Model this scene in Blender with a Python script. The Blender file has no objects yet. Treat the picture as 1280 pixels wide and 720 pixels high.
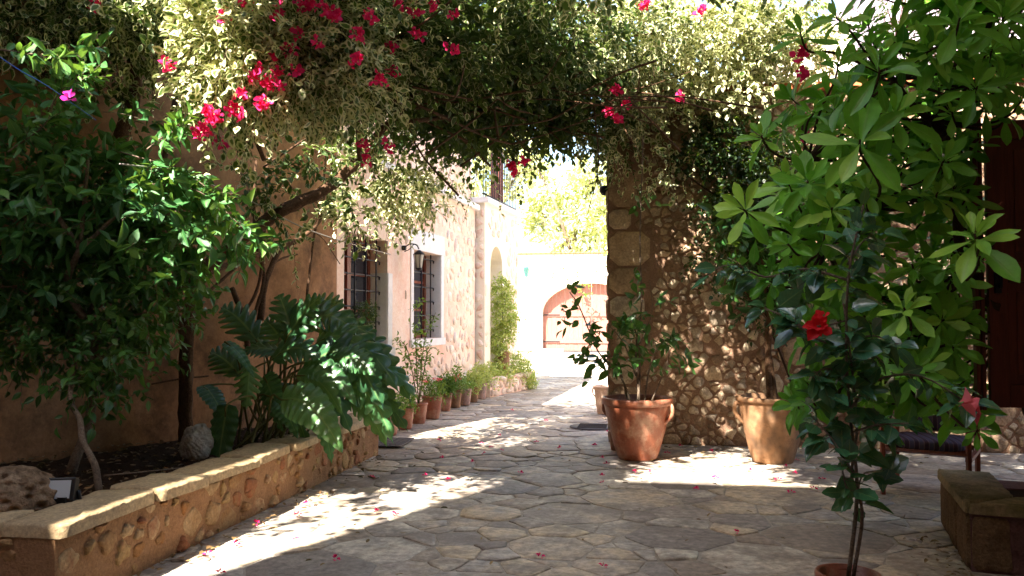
import bpy, math, random
import numpy as np
from mathutils import Vector
rng = np.random.default_rng(7); random.seed(7)
scene = bpy.context.scene; col = scene.collection
R = math.radians
# ---------------------------------------------------------------- camera
F = 1030.; CH = 1.4; YAW = R(9.91); PIT = math.atan(37 / F)
fwd = np.array([-math.sin(YAW) * math.cos(PIT), math.cos(YAW) * math.cos(PIT), math.sin(PIT)])
rgt = np.array([math.cos(YAW), math.sin(YAW), 0.]); upv = np.cross(rgt, fwd)
CAM = np.array([0, 0, CH])
cam = bpy.data.cameras.new('camera'); co = bpy.data.objects.new('camera', cam); col.objects.link(co)
co.location = (0, 0, CH); co.rotation_euler = (R(90) + PIT, 0, YAW)
cam.sensor_width = 36; cam.lens = F / 1280 * 36; cam.clip_start = .05; cam.clip_end = 500
scene.camera = co
# ---------------------------------------------------------------- light
SUN_EL, SUN_HEAD = 50., 22.3            # light travels towards +Y turned 22 degrees to +X
w = bpy.data.worlds.new('World'); scene.world = w; w.use_nodes = True
nt = w.node_tree; bg = nt.nodes['Background']; sk = nt.nodes.new('ShaderNodeTexSky')
sk.sky_type = 'NISHITA'; sk.sun_disc = False; sk.sun_elevation = R(SUN_EL); sk.sun_rotation = R(180 + SUN_HEAD)
sk.air_density = 1.2; sk.dust_density = 2.0
nt.links.new(sk.outputs[0], bg.inputs[0]); bg.inputs[1].default_value = .09
sl = bpy.data.lights.new('sun', 'SUN'); sl.energy = 5.; sl.angle = R(.53); sl.color = (1, .93, .82)
so = bpy.data.objects.new('sun', sl); col.objects.link(so)
sdir = Vector((math.sin(R(SUN_HEAD)) * math.cos(R(SUN_EL)), math.cos(R(SUN_HEAD)) * math.cos(R(SUN_EL)), -math.sin(R(SUN_EL))))
so.rotation_euler = sdir.to_track_quat('-Z', 'Y').to_euler(); so.location = (-5, -12, 20)
vs = scene.view_settings; vs.view_transform = 'Standard'; vs.look = 'None'; vs.exposure = 2.7; vs.gamma = 1
scene.cycles.max_bounces = 8; scene.cycles.transparent_max_bounces = 8
scene.cycles.diffuse_bounces = 5
TH = 10.6                               # height of the unseen house added to shade the near paving
# unseen leaf clumps added for their shade: x, -, Y, z, rx, ry, rz, twigs
SHADE = [(-3.4, 0, 3.0, 4.2, .9, 1.4, .3, 60), (-1.8, 0, 5.0, 4.35, .8, 1.0, .3, 330), (-.9, 0, 6.2, 4.3, .9, .7, .3, 300), (.5, 0, 5.2, 4.6, 1.1, 1.2, .3, 560), (.6, 0, 6.7, 4.7, 1.3, .9, .3, 560), (2.3, 0, 6.8, 4.8, 1.3, 1.0, .35, 560), (1.7, 0, 5.2, 4.7, 1.2, 1.4, .35, 520), (2.6, 0, 4.0, 4.6, 1.2, 1.4, .35, 400), (3.8, 0, 6.4, 5.0, 1.1, 1.2, .35, 450), (0.9, 0, 3.6, 4.5, 1.0, 1.0, .3, 200), (-2.7, 0, 8.7, 4.35, 1.1, 1.6, .25, 620), (3.1, 0, 6.0, 5.0, .9, 1.0, .3, 300), (2.0, 0, 3.2, 4.5, .9, .8, .3, 160), (-4.5, 0, 4.8, 4.3, .8, 1.3, .3, 420), (-2.3, 0, 4.2, 4.35, .6, .6, .25, 340), (.35, 0, 4.3, 4.5, .5, .7, .25, 330)]
# ---------------------------------------------------------------- measuring helpers (a photo pixel at a real depth)
def ray(x, y): return fwd + rgt * (x - 640) / F + upv * (360 - y) / F
def PY(x, y, Y): r = ray(x, y); return CAM + r * (Y / r[1])
def PX(x, y, X): r = ray(x, y); return CAM + r * (X / r[0])
def PZ(x, y, z=0.): r = ray(x, y); return CAM + r * ((z - CH) / r[2])
# ---------------------------------------------------------------- mesh builder
class MB:
    def __init__(s): s.V = []; s.C = []; s.F = []; s.n = 0
    def add(s, V, Fc, mat=0, c=(.5, 0, 0), smooth=True):
        V = np.asarray(V, float).reshape(-1, 3); s.V.append(V)
        c = np.asarray(c, float)
        if c.ndim == 1: c = np.tile(c, (len(V), 1))
        s.C.append(c)
        if isinstance(Fc, np.ndarray): gs = [Fc]
        else:
            d = {}
            for f in Fc: d.setdefault(len(f), []).append(f)
            gs = [np.array(v) for v in d.values()]
        for g in gs:
            if len(g): s.F.append((g + s.n, mat, smooth))
        s.n += len(V)
    def build(s, name, mats, parent=None, bevel=0, sub=0):
        me = bpy.data.meshes.new(name)
        V = np.concatenate(s.V); me.vertices.add(len(V)); me.vertices.foreach_set('co', V.astype('f4').ravel())
        nl = sum(g.size for g, _, _ in s.F); nf = sum(len(g) for g, _, _ in s.F)
        me.loops.add(nl); me.loops.foreach_set('vertex_index', np.concatenate([g.ravel() for g, _, _ in s.F]).astype('i4'))
        me.polygons.add(nf)
        tot = np.concatenate([np.full(len(g), g.shape[1]) for g, _, _ in s.F])
        st = np.concatenate([[0], np.cumsum(tot)[:-1]])
        me.polygons.foreach_set('loop_start', st.astype('i4'))
        me.polygons.foreach_set('material_index', np.concatenate([np.full(len(g), m) for g, m, _ in s.F]).astype('i4'))
        me.polygons.foreach_set('use_smooth', np.concatenate([np.full(len(g), sm) for g, _, sm in s.F]).astype(bool))
        a = me.attributes.new('col', 'FLOAT_COLOR', 'POINT')
        C = np.concatenate(s.C); C4 = np.ones((len(C), 4)); C4[:, :3] = C
        a.data.foreach_set('color', C4.astype('f4').ravel())
        me.update(calc_edges=True); me.validate()
        if not isinstance(mats, (list, tuple)): mats = [mats]
        for m in mats: me.materials.append(m)
        o = bpy.data.objects.new(name, me); col.objects.link(o)
        if parent is not None:
            o.parent = parent; o.matrix_parent_inverse = parent.matrix_basis.inverted()
        if bevel:
            b = o.modifiers.new('bevel', 'BEVEL'); b.width = bevel; b.segments = 2; b.limit_method = 'ANGLE'; b.angle_limit = R(40)
        return o
def empty(name, loc=(0, 0, 0)):
    o = bpy.data.objects.new(name, None); o.location = loc; o.empty_display_size = .2; col.objects.link(o); return o
def tag(o, label=None, cat=None, group=None, kind=None):
    if label: o['label'] = label
    if cat: o['category'] = cat
    if group: o['group'] = group
    if kind: o['kind'] = kind
    return o
def copy_thing(o, loc, rz=0, sc=1, label=None):
    c = o.copy(); col.objects.link(c); c.location = loc; c.rotation_euler = (0, 0, rz); c.scale = (sc, sc, sc)
    if label: c['label'] = label
    for ch in list(o.children):
        d = ch.copy(); col.objects.link(d); d.parent = c
        for g in list(ch.children): e = g.copy(); col.objects.link(e); e.parent = d
    return c
BF = [(0, 3, 2, 1), (4, 5, 6, 7), (0, 1, 5, 4), (1, 2, 6, 5), (2, 3, 7, 6), (3, 0, 4, 7)]
def box(mb, c, s, rz=0, mat=0, cc=(.5, 0, 0), rx=0, ry=0):
    c = np.array(c, float); sx, sy, sz = [k / 2 for k in s]
    V = np.array([(-sx, -sy, -sz), (sx, -sy, -sz), (sx, sy, -sz), (-sx, sy, -sz), (-sx, -sy, sz), (sx, -sy, sz), (sx, sy, sz), (-sx, sy, sz)])
    def rot(V, a, i, j):
        W = V.copy(); W[:, i] = V[:, i] * math.cos(a) - V[:, j] * math.sin(a); W[:, j] = V[:, i] * math.sin(a) + V[:, j] * math.cos(a); return W
    if rx: V = rot(V, rx, 1, 2)
    if ry: V = rot(V, ry, 2, 0)
    if rz: V = rot(V, rz, 0, 1)
    mb.add(V + c, BF, mat, cc, False)
def fbox(mb, fr, u0, u1, z0, z1, h0, h1, mat=0, cc=(.5, 0, 0)):
    V = [fr(u, z, h) for h in (h0, h1) for (u, z) in ((u0, z0), (u1, z0), (u1, z1), (u0, z1))]
    mb.add(V, BF, mat, cc, False)
def smoothpath(P, k=4):
    P = np.asarray(P, float)
    if len(P) < 3: return P
    Q = np.vstack([2 * P[0] - P[1], P, 2 * P[-1] - P[-2]]); out = []
    for i in range(1, len(Q) - 2):
        for t in np.arange(k) / k:
            a, b, c, d = Q[i - 1], Q[i], Q[i + 1], Q[i + 2]
            out.append(.5 * (2 * b + (c - a) * t + (2 * a - 5 * b + 4 * c - d) * t * t + (-a + 3 * b - 3 * c + d) * t ** 3))
    out.append(P[-1]); return np.array(out)
def tube(mb, P, r0, r1=None, n=8, k=4, mat=0, wob=0, cc=(.5, 0, 0), cap=True):
    P = smoothpath(P, k) if k > 1 else np.asarray(P, float)
    if r1 is None: r1 = r0
    m = len(P); T = np.gradient(P, axis=0); T /= np.linalg.norm(T, axis=1)[:, None] + 1e-9
    ref = np.array([0, 0, 1.]) if abs(T[0][2]) < .9 else np.array([1., 0, 0])
    V = []; A = np.cross(T[0], ref); A /= np.linalg.norm(A)
    for i in range(m):
        A = A - T[i] * (A @ T[i]); A /= np.linalg.norm(A) + 1e-9; B = np.cross(T[i], A)
        r = r0 + (r1 - r0) * i / (m - 1)
        for j in range(n):
            a = 2 * math.pi * j / n; rr = r * (1 + (wob * (rng.random() - .5) if wob else 0))
            V.append(P[i] + rr * (A * math.cos(a) + B * math.sin(a)))
    Fc = [(i * n + j, i * n + (j + 1) % n, (i + 1) * n + (j + 1) % n, (i + 1) * n + j) for i in range(m - 1) for j in range(n)]
    if cap: Fc += [tuple(range(n))[::-1], tuple((m - 1) * n + j for j in range(n))]
    mb.add(V, Fc, mat, cc, True)
def lathe(mb, prof, n=40, c=(0, 0, 0), mat=0, cc=(.5, 0, 0), wob=0):
    V = []; c = np.array(c, float); ph = rng.random() * 6
    for r, z in prof:
        for j in range(n):
            a = 2 * math.pi * j / n; rr = r * (1 + wob * math.sin(2 * a + ph))
            V.append(c + (rr * math.cos(a), rr * math.sin(a), z))
    m = len(prof)
    Fc = [(i * n + j, i * n + (j + 1) % n, (i + 1) * n + (j + 1) % n, (i + 1) * n + j) for i in range(m - 1) for j in range(n)]
    mb.add(V, Fc, mat, cc, True)
def ico_rock(mb, c, s, mat=0, seed=0, n=18, rough=.25, pits=0):
    r = np.random.default_rng(seed); V = []; ks = [(r.normal(size=3) * f, r.random() * 6, 1 / f) for f in (1.5, 2.5, 4, 6, 9, 13) for _ in range(3)]
    pt = [(unit(r.normal(size=3)), .05 + .05 * r.random(), .03 + .09 * r.random()) for _ in range(pits)]
    m = n
    for i in range(m + 1):
        th = math.pi * i / m
        for j in range(2 * m):
            ph = math.pi * j / m; d = np.array([math.sin(th) * math.cos(ph), math.sin(th) * math.sin(ph), math.cos(th)])
            k = 1 + rough * sum(a * math.sin(d @ f + p) for f, p, a in ks) - sum(dp * math.exp(-((1 - d @ q) * 2 / sg ** 2) ** 2) for q, sg, dp in pt)
            V.append(np.array(c) + d * k * np.array(s))
    q = 2 * m
    Fc = [(i * q + j, (i + 1) * q + j, (i + 1) * q + (j + 1) % q, i * q + (j + 1) % q) for i in range(m) for j in range(q)]
    mb.add(V, Fc, mat, (.5, 0, 0), True)
# ---------------------------------------------------------------- materials
def srgb(*c):
    c = [k / 255 for k in c]; return tuple(k / 12.92 if k <= .04045 else ((k + .055) / 1.055) ** 2.4 for k in c) + (1,)
class NM:
    def __init__(s, name):
        s.m = bpy.data.materials.new(name); s.m.use_nodes = True; s.t = s.m.node_tree; s.b = s.t.nodes['Principled BSDF']; s.out = s.t.nodes['Material Output']
        s.geo = None
    def n(s, t, **k):
        x = s.t.nodes.new(t)
        for a, v in k.items(): setattr(x, a, v)
        return x
    def l(s, a, b): s.t.links.new(a, b)
    def pos(s):
        if s.geo is None: s.geo = s.n('ShaderNodeNewGeometry')
        return s.geo.outputs['Position']
    def noise(s, scale, det=5, rough=.6, vec=None, dist=0):
        x = s.n('ShaderNodeTexNoise'); x.inputs['Scale'].default_value = scale; x.inputs['Detail'].default_value = det
        x.inputs['Roughness'].default_value = rough; x.inputs['Distortion'].default_value = dist
        s.l(vec or s.pos(), x.inputs['Vector']); return x.outputs['Fac']
    def vor(s, scale, feat='F1', out='Distance', vec=None):
        x = s.n('ShaderNodeTexVoronoi', feature=feat); x.inputs['Scale'].default_value = scale; s.l(vec or s.pos(), x.inputs['Vector']); return x.outputs[out]
    def ramp(s, f, stops):
        x = s.n('ShaderNodeValToRGB'); e = x.color_ramp.elements
        e[0].position, e[0].color = stops[0]; e[1].position, e[1].color = stops[-1]
        for p, c in stops[1:-1]: q = e.new(p); q.color = c
        s.l(f, x.inputs[0]); return x.outputs[0]
    def mix(s, f, a, b, mode='MIX'):
        x = s.n('ShaderNodeMix', data_type='RGBA', blend_type=mode)
        for v, i in ((f, 0), (a, 6), (b, 7)):
            if isinstance(v, (int, float)): x.inputs[i].default_value = v
            elif isinstance(v, tuple): x.inputs[i].default_value = v
            else: s.l(v, x.inputs[i])
        return x.outputs[2]
    def mth(s, op, a, b=None, c=None):
        x = s.n('ShaderNodeMath', operation=op)
        for i, v in enumerate((a, b, c)):
            if v is None: continue
            if isinstance(v, (int, float)): x.inputs[i].default_value = v
            else: s.l(v, x.inputs[i])
        return x.outputs[0]
    def attr(s):
        a = s.n('ShaderNodeAttribute', attribute_name='col'); p = s.n('ShaderNodeSeparateColor'); s.l(a.outputs['Color'], p.inputs[0]); return p.outputs
    def bump(s, h, strength=.5, dist=.01):
        x = s.n('ShaderNodeBump'); x.inputs['Strength'].default_value = strength; x.inputs['Distance'].default_value = dist
        s.l(h, x.inputs['Height']); s.l(x.outputs[0], s.b.inputs['Normal']); return x
    def base(s, c):
        if isinstance(c, tuple): s.b.inputs['Base Color'].default_value = c
        else: s.l(c, s.b.inputs['Base Color'])
    def set(s, rough=.8, spec=.3, metal=0):
        s.b.inputs['Roughness'].default_value = rough; s.b.inputs['Specular IOR Level'].default_value = spec; s.b.inputs['Metallic'].default_value = metal
g = lambda v: (v, v, v, 1)
def rough_mat(name, cols, scale=3., rough=.85, bstr=.5, bdist=.01, bscale=40, spec=.25, stain=None, attrmix=False, fine=.25, stsc=1.3):
    m = NM(name); f = m.noise(scale, 6, .65)
    if attrmix:
        a = m.attr(); f = m.mth('ADD', m.mth('MULTIPLY', f, .45), m.mth('MULTIPLY', a[0], .6))
    st = [(.25 + .5 * i / (len(cols) - 1), c) for i, c in enumerate(cols)]
    c = m.ramp(f, st)
    c = m.mix(fine, c, m.ramp(m.noise(bscale, 4, .7), [(.3, g(.15)), (.7, g(.95))]), 'OVERLAY')
    if stain:
        c = m.mix(m.ramp(m.noise(stsc, 6, .75), [(.46, g(0)), (.64, g(.85))]), c, stain)
    m.base(c); m.set(rough, spec)
    h = m.mth('ADD', m.noise(bscale, 6, .7), m.mth('MULTIPLY', m.noise(bscale * .2, 4, .6), 2.))
    m.bump(h, bstr, bdist); return m.m
MT = {}
MT['mortar_floor'] = rough_mat('floor_mortar', [srgb(150, 140, 128), srgb(178, 168, 156)], 3, .9, .8, .012, 50)
MT['flag'] = rough_mat('flagstone', [srgb(134, 124, 116), srgb(166, 154, 142), srgb(192, 172, 144), srgb(156, 148, 140), srgb(202, 190, 172), srgb(148, 132, 116)], 3.2, .62, .6, .010, 18, .4, attrmix=True, fine=.6, stsc=2.2, stain=srgb(122, 112, 102))
MT['rubble'] = rough_mat('rubble_stone', [srgb(138, 114, 92), srgb(176, 148, 118), srgb(196, 170, 138), srgb(146, 130, 114), srgb(206, 186, 158), srgb(140, 112, 88)], 6, .9, .9, .012, 45, .2, attrmix=True, fine=.45)
MT['mortar_red'] = rough_mat('reddish_mortar', [srgb(110, 84, 68), srgb(146, 116, 94), srgb(126, 98, 80)], 4, .95, .9, .012, 60, .15, fine=.4)
MT['mortar_ochre'] = rough_mat('ochre_mortar', [srgb(128, 92, 64), srgb(160, 122, 88), srgb(142, 104, 76)], 5, .95, .9, .012, 60, .15, fine=.35)
MT['rubble_ochre'] = rough_mat('ochre_stone', [srgb(156, 112, 70), srgb(166, 134, 96), srgb(182, 154, 116), srgb(150, 94, 64), srgb(168, 136, 92)], 7, .9, .9, .012, 45, .2, attrmix=True, fine=.4)
MT['slab'] = rough_mat('limestone_slab', [srgb(140, 120, 92), srgb(186, 160, 122), srgb(162, 142, 110)], 5, .8, .7, .01, 45, .3, fine=.4)
MT['slab_moss'] = rough_mat('weathered_slab', [srgb(88, 82, 52), srgb(150, 130, 98), srgb(120, 108, 78)], 5, .85, .7, .01, 45, .3, stain=srgb(74, 76, 40), fine=.4)
MT['sand'] = rough_mat('sandstone_block', [srgb(90, 70, 52), srgb(130, 104, 78), srgb(110, 88, 66)], 6, .95, 1., .02, 70, .15, fine=.5)
MT['stucco'] = rough_mat('tan_stucco', [srgb(108, 78, 54), srgb(158, 118, 84), srgb(182, 142, 108)], 1.4, .9, .4, .01, 30, .2, stsc=2.2, stain=srgb(96, 72, 54), fine=.2)  # stain patches mix wear with a darker tone for the bush's shade
MT['pink'] = rough_mat('pink_plaster', [srgb(220, 186, 162), srgb(238, 214, 194), srgb(228, 198, 178)], 2.5, .9, .5, .008, 30, .2, stain=srgb(226, 180, 158), fine=.25)
MT['pinkrub'] = rough_mat('pinkish_rubble', [srgb(222, 198, 176), srgb(234, 214, 194), srgb(214, 182, 164), srgb(240, 226, 208)], 5, .9, .8, .012, 36, .2, attrmix=True, fine=.3)
MT['white_stone'] = rough_mat('white_limestone', [srgb(212, 210, 208), srgb(236, 234, 230)], 4, .85, .4, .005, 40, .2, fine=.2)
MT['cream'] = rough_mat('cream_wall', [srgb(226, 216, 196), srgb(240, 232, 214)], 2, .9, .4, .006, 30, .2, fine=.15)
MT['lilac'] = rough_mat('lilac_plaster', [srgb(176, 158, 176), srgb(196, 178, 192)], 2, .9, .4, .006, 30, .2, fine=.2)
MT['tile'] = rough_mat('clay_coping', [srgb(150, 84, 52), srgb(186, 112, 72), srgb(168, 96, 62)], 6, .8, .5, .006, 40, .25, fine=.3)
MT['terra'] = rough_mat('terracotta', [srgb(112, 62, 42), srgb(146, 82, 56), srgb(128, 70, 48)], 3, .42, .35, .004, 50, .5, stsc=4.5, stain=srgb(178, 140, 114), fine=.25)
MT['terra_tan'] = rough_mat('weathered_tan_clay', [srgb(118, 86, 62), srgb(156, 118, 86), srgb(136, 100, 72)], 4, .75, .5, .005, 40, .3, stsc=5., stain=srgb(92, 72, 56), fine=.4)
MT['terra_pale'] = rough_mat('pale_clay', [srgb(196, 160, 136), srgb(214, 184, 162)], 4, .8, .4, .004, 40, .25, fine=.25)
MT['terra_grey'] = rough_mat('limed_clay', [srgb(150, 118, 104), srgb(182, 154, 140)], 5, .85, .4, .004, 40, .25, fine=.3)
MT['soil'] = rough_mat('dark_soil', [srgb(44, 32, 24), srgb(72, 54, 40)], 9, 1, 1., .03, 60, .1, fine=.5)
MT['bark'] = rough_mat('brown_bark', [srgb(62, 44, 32), srgb(94, 70, 52), srgb(78, 58, 42)], 14, .9, 1., .01, 80, .15, fine=.5)
MT['bark_dark'] = rough_mat('dark_bark', [srgb(48, 34, 26), srgb(78, 56, 42)], 14, .9, 1., .01, 80, .15, fine=.5)
MT['bark_grey'] = rough_mat('grey_bark', [srgb(96, 82, 70), srgb(136, 118, 100)], 14, .9, 1., .01, 80, .15, fine=.5)
MT['twig'] = rough_mat('green_twig', [srgb(80, 84, 44), srgb(110, 100, 60)], 14, .8, .3, .002, 80, .2)
MT['rockhole'] = rough_mat('karst_rock', [srgb(96, 76, 58), srgb(150, 124, 98), srgb(184, 160, 132)], 9, .95, 1., .05, 22, .15, fine=.5)
MT['rockpale'] = rough_mat('pale_rock', [srgb(150, 140, 128), srgb(190, 180, 166)], 9, .9, 1., .02, 22, .2, fine=.4)
def plain(name, c, rough=.5, metal=0, spec=.4, nz=.15, sc=30):
    m = NM(name); m.base(m.mix(nz, c, m.ramp(m.noise(sc, 4), [(.3, g(.2)), (.7, g(.9))]), 'OVERLAY')); m.set(rough, spec, metal); m.bump(m.noise(sc * 2, 3), .15, .002); return m.m
MT['iron'] = plain('black_iron', srgb(38, 36, 38), .55, .3)
MT['iron_brown'] = plain('rusty_brown_iron', srgb(120, 66, 56), .6, .2)
MT['blackpl'] = plain('black_plastic', srgb(20, 20, 22), .4)
MT['cord'] = plain('grey_cord', srgb(150, 142, 134), .7)
MT['bluecord'] = plain('blue_cord', srgb(36, 84, 170), .5)
MT['drain'] = plain('cast_iron_cover', srgb(74, 66, 66), .7, .3)
def wood(name, c1, c2, rough=.45):
    m = NM(name); mp = m.n('ShaderNodeMapping'); mp.inputs['Scale'].default_value = (14, 14, 1.2); m.l(m.pos(), mp.inputs[0])
    f = m.noise(3, 6, .7, mp.outputs[0], 1.0); m.base(m.ramp(f, [(.3, c1), (.7, c2)])); m.set(rough, .4); m.bump(f, .3, .003); return m.m
MT['wood_red'] = wood('red_brown_wood', srgb(74, 30, 20), srgb(116, 52, 36))
MT['wood_win'] = wood('varnished_window_wood', srgb(96, 44, 28), srgb(140, 70, 46))
MT['wood_gate'] = wood('weathered_red_gate_wood', srgb(134, 90, 78), srgb(160, 112, 98), .8)
def glass(name, c):
    m = NM(name); m.base(c); m.set(.08, .8); m.b.inputs['Metallic'].default_value = .0; return m.m
MT['pane'] = glass('dark_window_glass', srgb(52, 56, 64))
MT['lampglass'] = glass('frosted_lamp_glass', srgb(206, 204, 190))
MT['flood'] = glass('floodlight_glass', srgb(190, 196, 200))
def cushion():
    m = NM('striped_cushion'); x = m.n('ShaderNodeTexWave', wave_type='BANDS', bands_direction='X'); x.inputs['Scale'].default_value = 5; x.inputs['Distortion'].default_value = .3
    m.l(m.pos(), x.inputs[0]); m.base(m.ramp(x.outputs[1], [(.3, srgb(78, 68, 84)), (.5, srgb(116, 92, 94)), (.7, srgb(64, 46, 56))])); m.set(.9, .1); m.bump(m.noise(60), .3, .004); return m.m
MT['cushion'] = cushion()
def leaf_mat(name, c1, c2, edge=None, et=(.45, .6), trans=.3, rough=.4, spec=.4, tcol=None, third=None, veins=True, tonal=False):
    m = NM(name); a = m.attr()
    st = [(0, c1), (1, c2)] if third is None else [(0, c1), (.75, c2), (1, third)]
    c = m.ramp(a[0], st)
    if edge is not None:
        e = m.mth('ADD', a[1], m.mth('MULTIPLY', m.mth('SUBTRACT', m.noise(60, 2), .5), .5))
        if tonal: e = m.mth('ADD', e, m.mth('MULTIPLY', m.mth('SUBTRACT', a[0], .55), .9))
        c = m.mix(m.ramp(e, [(et[0], g(0)), (et[1], g(1))]), c, edge)
    elif veins:
        v = m.mth('ABSOLUTE', m.mth('SUBTRACT', m.mth('FRACT', m.mth('ADD', m.mth('MULTIPLY', a[2], 7.), m.mth('MULTIPLY', a[1], -1.6))), .5))
        mid = m.ramp(a[1], [(.03, g(1)), (.09, g(0))])
        vv = m.mth('MAXIMUM', m.ramp(v, [(.44, g(0)), (.49, g(.5))]), mid)
        c = m.mix(m.mth('MULTIPLY', vv, .45), c, m.mix(.5, c, srgb(170, 190, 110)))
        m.bump(m.mth('MULTIPLY', vv, -1.), .35, .003)
    nz = m.noise(9, 4, .7); c = m.mix(.45, c, m.ramp(nz, [(.3, g(.28)), (.7, g(.72))]), 'OVERLAY')
    if veins: c = m.mix(m.ramp(m.noise(34, 3, .7), [(.68, g(0)), (.76, g(.55))]), c, srgb(140, 128, 66))
    m.base(c); m.set(rough, spec)
    tr = m.n('ShaderNodeBsdfTranslucent'); m.l(m.mix(.5, c, tcol or srgb(150, 180, 40)), tr.inputs[0])
    ms = m.n('ShaderNodeMixShader'); ms.inputs[0].default_value = trans
    m.l(m.b.outputs[0], ms.inputs[1]); m.l(tr.outputs[0], ms.inputs[2]); m.l(ms.outputs[0], m.out.inputs[0]); return m.m
MT['l_boug'] = leaf_mat('variegated_leaf', srgb(38, 62, 26), srgb(88, 112, 44), srgb(222, 218, 172), (.6, .85), .25, .5, .3, srgb(150, 176, 70), tonal=True)
MT['l_dark'] = leaf_mat('dark_green_leaf', srgb(28, 48, 24), srgb(56, 82, 40), None, trans=.25, veins=False)
MT['l_rose'] = leaf_mat('bright_obovate_leaf', srgb(46, 114, 38), srgb(126, 192, 64), None, trans=.3, rough=.38, spec=.45, third=srgb(170, 214, 84), tcol=srgb(130, 200, 40))
MT['l_hib'] = leaf_mat('glossy_dark_leaf', srgb(34, 84, 58), srgb(70, 126, 80), None, trans=.15, rough=.2, spec=.9)
MT['l_left'] = leaf_mat('soft_green_leaf', srgb(34, 80, 48), srgb(72, 128, 66), None, trans=.24, rough=.42, third=srgb(110, 156, 66))
MT['l_ficus'] = leaf_mat('glossy_green_leaf', srgb(34, 76, 40), srgb(74, 124, 54), None, trans=.22, rough=.32)
MT['l_phil'] = leaf_mat('philodendron_leaf', srgb(36, 76, 52), srgb(74, 120, 74), None, trans=.15, rough=.28, spec=.6, third=srgb(120, 156, 72))
MT['l_pot'] = leaf_mat('fresh_green_leaf', srgb(66, 104, 46), srgb(128, 160, 72), None, trans=.35, veins=False)
MT['l_pale'] = leaf_mat('pale_yellow_green_leaf', srgb(150, 176, 80), srgb(206, 210, 130), None, trans=.4, veins=False)
MT['l_tree'] = leaf_mat('olive_tree_leaf', srgb(176, 186, 120), srgb(226, 222, 166), None, trans=.4, veins=False)
MT['bract'] = leaf_mat('magenta_bract', srgb(222, 22, 96), srgb(240, 64, 132), None, trans=.35, rough=.6, spec=.2, tcol=srgb(255, 30, 90), veins=False)
MT['bract_p'] = leaf_mat('purple_bract', srgb(200, 30, 150), srgb(224, 60, 170), None, trans=.35, rough=.6, spec=.2, tcol=srgb(240, 40, 160), veins=False)
MT['hibred'] = leaf_mat('red_petal', srgb(206, 24, 34), srgb(230, 48, 50), None, trans=.3, rough=.5, spec=.2, tcol=srgb(255, 40, 40), veins=False)
MT['hibpink'] = leaf_mat('pink_petal', srgb(232, 80, 96), srgb(244, 130, 130), None, trans=.3, rough=.5, spec=.2, tcol=srgb(255, 90, 90), veins=False)
# ---------------------------------------------------------------- leaves
def tmpl7(widest=.4, w=.6, cup=.12):
    V = np.array([(0, 0, 0), (widest * .55, w * .42, cup), (widest * 1.5, w * .40, cup), (1, 0, -.05), (widest * 1.5, -w * .40, cup), (widest * .55, -w * .42, cup), (.48, 0, 0)])
    Fc = np.array([(0, 1, 6), (1, 2, 6), (2, 3, 6), (3, 4, 6), (4, 5, 6), (5, 0, 6)])
    return V, Fc, np.array([.9, 1, 1, 1, 1, 1, 0]), V[:, 0]
def tmplN(rows=6, w=.4, widest=.5, cup=.1, curl=.2, serr=0, half=2, pw=1.):
    V = []; E = []; 
    for i in range(rows):
        t = i / (rows - 1)
        p = math.log(.5) / math.log(widest); ww = w / 2 * max(.04, math.sin(math.pi * t ** p) ** pw)
        if serr and 0 < i < rows - 1: ww *= 1 + serr * (1 if i % 2 else -1)
        z0 = -curl * t * t
        for j in range(-half, half + 1):
            s = j / half
            V.append((t, ww * s, z0 + cup * abs(s) * ww * 2)); E.append(abs(s))
    V = np.array(V); q = 2 * half + 1
    Fc = np.array([(i * q + j, i * q + j + 1, (i + 1) * q + j + 1, (i + 1) * q + j) for i in range(rows - 1) for j in range(q - 1)])
    return V, Fc, np.array(E), V[:, 0]
T_boug = tmpl7(.42, .62); T_small = tmpl7(.45, .5)
T_rose = tmplN(7, .34, .66, .25, .18, pw=.8); T_hib = tmplN(9, .62, .42, .15, .3, serr=.07, pw=.8); T_left = tmplN(6, .42, .48, .3, .25)
T_fic = tmplN(6, .52, .42, .2, .3); T_pet = tmplN(5, .9, .6, .3, .3, half=1, pw=.6)
def unit(a): return a / (np.linalg.norm(a, axis=-1, keepdims=True) + 1e-9)
def put_leaves(mb, P, D, N, L, T, mat=0, rnd=None, wj=.15):
    V, Fc, E, Lx = T; P = np.asarray(P); D = unit(np.asarray(D)); n = len(P)
    if n == 0: return
    N = N - D * (N * D).sum(1)[:, None]; N = unit(N); B = np.cross(N, D)
    L = np.broadcast_to(L, (n,)); W = L * (1 + wj * rng.normal(size=n))
    cz = (rng.random(n) * 1.6 - .1)
    X = P[:, None] + L[:, None, None] * V[None, :, 0, None] * D[:, None] + W[:, None, None] * V[None, :, 1, None] * B[:, None] + (L * cz)[:, None, None] * V[None, :, 2, None] * N[:, None]
    if rnd is None: rnd = rng.random(n)
    C = np.empty((n, len(V), 3)); C[:, :, 0] = rnd[:, None]; C[:, :, 1] = E; C[:, :, 2] = Lx
    FF = (Fc[None] + (np.arange(n) * len(V))[:, None, None]).reshape(-1, Fc.shape[1])
    mb.add(X.reshape(-1, 3), FF, mat, C.reshape(-1, 3), True)
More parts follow.
